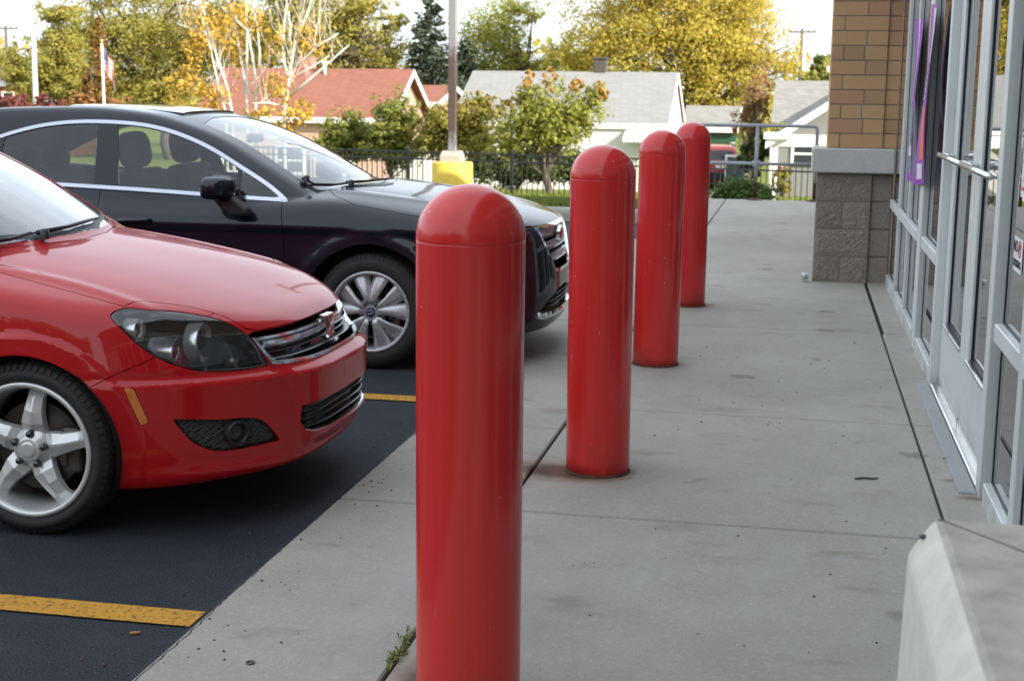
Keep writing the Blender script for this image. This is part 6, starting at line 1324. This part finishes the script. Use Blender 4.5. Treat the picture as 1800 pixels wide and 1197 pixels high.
oval(mb, bx, .088, .052, .006, dome=0); bo_ = mb.build('badge', MT['chrome'], go); mb = MB(); oval(mb, bx+.007, .078, .043, .002); mb.build('enamel', MT['badge_blue'], bo_)
mb = MB()
for (sy, sz_, r_) in ((-.034, .006, .012), (.0, .018, .006), (.022, .012, .006), (.042, .002, .006), (.008, -.010, .006), (.030, -.016, .006)):
    n = 8; V = [(bx+.0115, sy+(r_ if k % 2 == 0 else r_*.28)*math.cos(math.pi*k/4), .735+sz_+(r_ if k % 2 == 0 else r_*.28)*math.sin(math.pi*k/4)) for k in range(n)]+[(bx+.0150, sy, .735+sz_)]; mb.add(V, [(k, (k+1) % n, n) for k in range(n)])
mb.build('emblem', MT['chrome'], bo_)
io = lgr.offset(-.05).build('lower_grille', MT['gloss_black'], blk, 0)
for z, w_ in ((.325, .40), (.352, .34), (.38, .27)): mb = MB(); strip(mb, f, np.linspace(-w_, w_, 41), z, .016, .006, .03); mb.build('slat', MT['black_plastic'], io)
mb = MB(); strip(mb, f, np.linspace(-.50, .50, 51), lambda y: .280+.012*(np.abs(y) > .47), -.012, .036, .05, .0); mb.build('chin_trim', MT['chrome'], blk)
for sg in (-1, 1):
    mb = MB(); yy = np.linspace(.50, .80, 16); strip(mb, f, sg*yy if sg > 0 else sg*yy[::-1], .225, .0, .04, .03); mb.build('lip', MT['black_plastic'], blk)
for sg in (-1, 1):
    for x in (0., -2.75):
        w_, c = wheel(blk, x, sg*.79, .336, .222, .225, sg, 'ten', 18-72*3, MT['alloy_grey'], CACHE)
        mb = MB(); n = 20
        mb.tube([(.020*math.cos(2*math.pi*k/n), -.004, .011*math.sin(2*math.pi*k/n)) for k in range(n+1)], .0012, 5)
        for (sx, sz_) in ((-.010, .002), (0, .005), (.006, .003), (.011, .0), (.002, -.004), (.009, -.005)): mb.lathe([(0, -.0055), (.0016, -.0045), (.002, -.002)], (sx, 0, sz_), 'y', 6)
        mb.build('emblem', MT['chrome'], w_).location = (0, c.location.y, 0)
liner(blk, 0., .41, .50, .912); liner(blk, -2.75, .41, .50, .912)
cabin(blk, -1.60, -2.55, .37, .52, .37)
for pts in ([on(-.50, -.62), on(-.43, -.60), on(-.33, -.53), on(-.275, -.46)], [on(-.29, -.42), on(-.20, -.25), on(-.155, -.05), on(-.15, .12)]): wiper(blk, pts, f)
cw = MB(); V = []
for y in np.linspace(-.60, .60, 41): xr_ = np.interp(abs(y), [0, .2, .44, .6], [-.14, -.165, -.265, -.36]); V += [on(xr_+.012, y, -.012), on(xr_-.05, y, .001)]
cw.add(V, [(2*i, 2*i+1, 2*i+3, 2*i+2) for i in range(40)], True); cw.build('cowl_panel', MT['black_plastic'], blk)
for sg in (-1, 1):
    bm = bmesh.new(); V = []
    me = bpy.data.meshes.new('door_mirror'); prof = [(-.115, .055, .048), (-.105, .068, .058), (-.07, .078, .068), (0., .080, .072), (.07, .074, .068), (.105, .058, .054), (.125, .030, .030)]; n = 24; VV = []; FF = []
    for (u, rx, rz) in prof:
        for k in range(n):
            a = 2*math.pi*k/n; c, s_ = math.cos(a), math.sin(a); e = .55; VV.append((-.885+rx*abs(c)**e*np.sign(c)*(1.25 if c > 0 else .9), sg*(1.0+u), 1.035+rz*abs(s_)**e*np.sign(s_)))
    m_ = len(prof); FF = [(i*n+k, i*n+(k+1) % n, (i+1)*n+(k+1) % n, (i+1)*n+k) for i in range(m_-1) for k in range(n)]+[tuple(range(n)), tuple((m_-1)*n+k for k in range(n))]
    mb = MB(); mb.add(VV, FF, True); mo = mb.build('door_mirror', MT['black_paint'], blk); sm_ = mo.modifiers.new('smooth', 'SUBSURF'); sm_.levels = sm_.render_levels = 1
    mb = MB(); mb.prism([(-.93, .985), (-.80, .99), (-.70, .915), (-.70, .875), (-.80, .865), (-.86, .90)], sg*.90, sg*.985, 'y'); st = mb.build('stalk', MT['black_plastic'], mo); b_ = st.modifiers.new('b', 'BEVEL'); b_.width = .02; b_.segments = 3
    bm.free()
# tilted open glass sunroof
mb = MB(); nx_, ny_ = 14, 14; V = []
for j in range(2):
    for i in range(nx_+1):
        for k in range(ny_+1):
            x = -2.10+.76*i/nx_; y = -.40+.80*k/ny_; V.append((x, y, 1.497-.010*(2*i/nx_-1)**2-.028*(2*k/ny_-1)**4*.4-.034*(i/nx_)**1.3-(.014 if j else 0)))
n1 = (nx_+1)*(ny_+1); F = [(a*(ny_+1)+b, (a+1)*(ny_+1)+b, (a+1)*(ny_+1)+b+1, a*(ny_+1)+b+1) for a in range(nx_) for b in range(ny_)]
F += [tuple(n1+v for v in q[::-1]) for q in F]
ring = [k for k in range(ny_+1)]+[i*(ny_+1)+ny_ for i in range(1, nx_+1)]+[nx_*(ny_+1)+k for k in range(ny_-1, -1, -1)]+[i*(ny_+1) for i in range(nx_-1, 0, -1)]
F += [(a, b, n1+b, n1+a) for a, b in zip(ring, ring[1:]+ring[:1])]
mb.add(V, F); mb.build('sunroof', MT['sun_glass'], blk)
mb = MB()
mb.bbox(-2.08, -2.06, -.34, .34, 1.42, 1.482, .004)
mb.build('wind_deflector', MT['black_plastic'], blk)
mb = MB(); mb.box(-3.5, .78, -.78, .78, .185, .22); mb.build('underbody', MT['void'], blk)
mb = MB(); mb.bbox(-1.06, -1.02, -.09, .13, 1.255, 1.315, .015, 2); mb.build('interior_mirror', MT['interior'], blk)
for k in halves(Skin(s.V, s.N, s.T).split(elig(sd_poly(s.V[:, [0, 2]], np.array([(-3.5, .92), (-3.5, .76), (-3.95, .76), (-3.95, .95)])), (np.abs(s.V[:, 1]) > .45)))[0]): k.offset(.003).build('tail_lamp', simple('red_lens', (.35, .01, .01), .1, coat=1.), blk, .01)
# ---------------------------------------------------------------- dark green car beyond the sedan, and the vehicle by the garage
def far_car(name, label, loc, rz, paint, shape, glass_polys, wheels, R_, lamps, cell=.03):
    f_ = shape; o = tag(empty(name, loc, rz), label, 'car'); k = Skin(*surface(f_, (-4.1, -1.05, .1), (1.15, 1.05, 1.85), cell))
    for cx in wheels: _, k = k.split(elig(np.hypot(k.V[:, 0]-cx, k.V[:, 2]-R_)-(R_+.06), np.abs(k.V[:, 1]) > .55))
    for nm, fn in glass_polys:
        g, k = cut_panel(k, fn, .0005)
        for q in ([g] if nm != 'side_window' else halves(g)): q.offset(-.004).build(nm, MT['h_glass'], o, .004)
    for nm, fn, m_ in lamps:
        g, k = cut_panel(k, fn, .0005)
        for q in halves(g): q.build(nm, m_, o, .01)
    k.build('body', paint, o); k.offset(-.02).build('body_lining', MT['void'], o, 0, True)
    for sg in (-1, 1):
        for x in wheels:
            mb = MB(); mb.lathe([(0, sg*-.0+.10*sg), (R_*.66, .10*sg), (R_*.68, .105*sg), (R_*.96, .105*sg), (R_, .07*sg), (R_, -.10*sg), (0, -.10*sg)], (x, sg*.79, R_), 'y', 28); w_ = mb.build('wheel', MT['rubber'], o)
            mb = MB()
            for j in range(5): a = 2*math.pi*j/5; mb.tube([(x, sg*.895, R_), (x+R_*.62*math.cos(a), sg*.895, R_+R_*.62*math.sin(a))], [.05, .035], 6)
            mb.build('rim', MT['alloy'], w_)
    return o
redl = simple('red_lamp_lens', (.40, .012, .012), .12, coat=1.)
WSP = mirror_poly([(-1.2, 0), (-1.14, .48), (-.45, .61), (-.2, .2), (-.15, 0)])
def suv_shape():
    Rz = pchip([-3.75, -3.7, -3.55, -3.2, -2.2, -1.4, -1.0, -.4, 0.], [1.0, 1.25, 1.55, 1.72, 1.76, 1.73, 1.58, 1.12, .95])
    def f_(P):
        x, y, z = P[:, 0], P[:, 1], P[:, 2]; a = np.sqrt(y*y+1e-5)
        low = smax(smax(a-(.93-.05*np.abs(z-.7)), z-(1.08-.1*sstep(-.2, .9, x)), .1), np.maximum(np.abs(x+1.42)-2.33+.10*(a/.9)**3, .25-z), .12)
        gh = smax(smax(a-(.86-.3*(z-1.0)), (z-Rz(x)+.04*a*a)*.75, .1), .9-z, .05); return smin(low, gh, .03)
    return f_
sp = at(1242, 325, 60); TL = lambda k: elig(sd_poly(np.stack([np.abs(k.V[:, 1]), k.V[:, 2]], 1), np.array([(.62, .82), (.62, 1.02), (1.1, 1.10), (1.1, .82)])), k.V[:, 0] < -3.4)
RG = np.array([(-.2, 1.14), (-.2, 1.56), (.55, 1.54), (.68, 1.16)]); SG_ = np.array([(-.7, 1.12), (-1.2, 1.48), (-3.2, 1.52), (-3.35, 1.14)])
suv = far_car('parked_car', 'orange red vehicle seen from behind in front of the green garage door', (sp[0], 60+3.6, GZ(60)+.05), R(98), MT['suv_paint'], suv_shape(), [('rear_window', lambda k: elig(sd_poly(np.stack([np.abs(k.V[:, 1]), k.V[:, 2]], 1), RG), (k.V[:, 0] < -3.2))), ('side_window', lambda k: side_sd(k, SG_, .5))], (0., -2.75), .36, [('tail_lamp', TL, redl)])
mb = MB(); mb.bbox(-3.86, -3.66, -.88, .88, .32, .66, .05, 3); mb.build('bumper', MT['black_plastic'], suv)
mb = MB(); mb.box(-3.79, -3.77, -.17, .17, .82, .93); mb.build('number_plate', MT['white_paint'], suv)
mb = MB()
for y in (-.62, .62): mb.tube([(-3.1, y, 1.72), (-3.0, y, 1.79), (-1.6, y, 1.79), (-1.5, y, 1.73)], .025, 6)
mb.build('roof_rail', MT['brushed'], suv)
# ================================================================ SMALL THINGS ON THE GROUND
MT['dry'] = simple('dry_leaf_brown', (.28, .13, .05), .8, var=.3, scale=40)
def litter(name, label, cat, loc, mesh_fn, mat, group=None):
    mb = MB(); mesh_fn(mb); o = mb.build(name, mat); o.location = loc; return tag(o, label, cat, group)
litter('twig', 'short dark twig lying on the walk in front of the doors', 'twig', (.339, 5.933, ZW+.004), lambda m: m.tube([(-.045, -.01, 0), (-.01, 0, .003), (.03, .006, .001), (.05, .012, .002)], [.004, .0045, .004, .003], 6), MT['bark'])
def dry_leaf(m):
    n = 9; V = []
    for i in range(n): t = i/(n-1); w_ = .018*math.sin(math.pi*t)**.7+.001; x = (t-.5)*.065; V += [(x, -w_, .006+.010*t*t), (x, 0, .002+.006*t), (x, w_, .008+.004*t)]
    m.add(V, [(3*i, 3*i+1, 3*i+4, 3*i+3) for i in range(n-1)]+[(3*i+1, 3*i+2, 3*i+5, 3*i+4) for i in range(n-1)], True)
MT['butt'] = simple('tan_filter_paper', (.42, .19, .07), .7, var=.2, scale=60)
o = litter('cigarette_butt', 'orange brown cigarette end on the asphalt below the yellow line', 'litter', (-1.864, 3.682, .006), lambda m: m.lathe([(0, -.016), (.0042, -.016), (.0046, -.004), (.0042, .008), (.0036, .015), (0, .016)], (0, 0, 0), 'x', 12), MT['butt']); o.rotation_euler = (0, 0, R(24))
for i, (x, y, rz) in enumerate([(-1.70, 6.5, 1.), (-2.2, 3.2, 2.), (.70, 6.35, .4), (.73, 7.9, 2.2)]):
    o = litter('fallen_leaf', ['tiny leaf scrap at the edge of the walk by the red bumper', 'small dark leaf on the asphalt at the lower left', 'tiny dark leaf scrap on the strip below the door threshold', 'tiny leaf scrap by the left foot of the door frame'][i], 'leaf', (x, y, ZW+.004 if x > EDGE else .006), dry_leaf, MT['dry' if i != 1 else 'bark']); o.rotation_euler = (0, 0, rz); o.scale = (.4, .4, .6)
V1 = []; F1 = []
mb = MB()
for i in range(26):
    t = rng.random(); cx, cy = -1.057+rng.normal(0, .010), 3.60+.27*t+rng.normal(0, .02)
    for _ in range(3):
        a = rng.random()*6.28; L_ = .009+.013*rng.random(); h = .004+.018*rng.random(); dx, dy = math.cos(a), math.sin(a); px_, py_ = cx+dx*L_*.5, cy+dy*L_*.5
        mb.add([(cx, cy, ZW-.002), (px_-dy*L_*.3, py_+dx*L_*.3, ZW+h), (cx+dx*L_*1.2, cy+dy*L_*1.2, ZW+h*.8), (px_+dy*L_*.3, py_-dx*L_*.3, ZW+h)], [(0, 1, 2, 3)])
tag(mb.build('weed', MT['l_bush'], normals=False), 'small green weeds growing in the open joint at the nearest bollard', 'weed', kind='stuff')
# grit and crumbs gathered along the asphalt edge and in the joints
V = []; F = []; nG = 420
for i in range(nG):
    k = i % 3
    if k == 0: x, y, z = EDGE-abs(rng.normal(0, .10))-.01, 2.5+6.*rng.random(), .004
    elif k == 1: x, y, z = EDGE+abs(rng.normal(0, .12))+.02, 2.5+6.*rng.random(), ZW
    else: x, y, z = -1.05+1.75*rng.random(), 2.6+7*rng.random(), ZW
    r_ = .0016+.0042*rng.random()**2; b = len(V); V += [(x+r_*(1+.5*rng.random()), y, z), (x, y+r_*(1+.5*rng.random()), z), (x-r_*(1+.5*rng.random()), y, z), (x, y-r_*(1+.5*rng.random()), z), (x+r_*.3*rng.normal(), y, z+r_*1.2)]
    F += [(b, b+1, b+4), (b+1, b+2, b+4), (b+2, b+3, b+4), (b+3, b, b+4)]
mb = MB(); mb.add(V, F); tag(mb.build('grit', MT['bark'], normals=False), 'grit and crumbs of stone scattered along the walk edge', 'grit', kind='stuff')
mb = MB(); mb.lathe([(.008, 0), (.013, 0), (.013, .003), (.008, .003)], (0, 0, 0), n=20, closed=True); o = mb.build('washer', MT['disc']); o.location = (-1.446, 3.54, ZW+.001); tag(o, 'small steel washer lying on the concrete left of the nearest bollard', 'washer')
mb = MB(); mb.bbox(-.03, .03, -.03, .03, 0, .05, .008, 2); mb.tube([(0, 0, .04), (0, -.05, .045), (0, -.07, .02)], .012, 8); o = mb.build('hose_tap', MT['alu']); o.location = (.10, 12.36, ZW+.02); tag(o, 'small grey fitting on the ground beside the foot of the block pier', 'fitting')
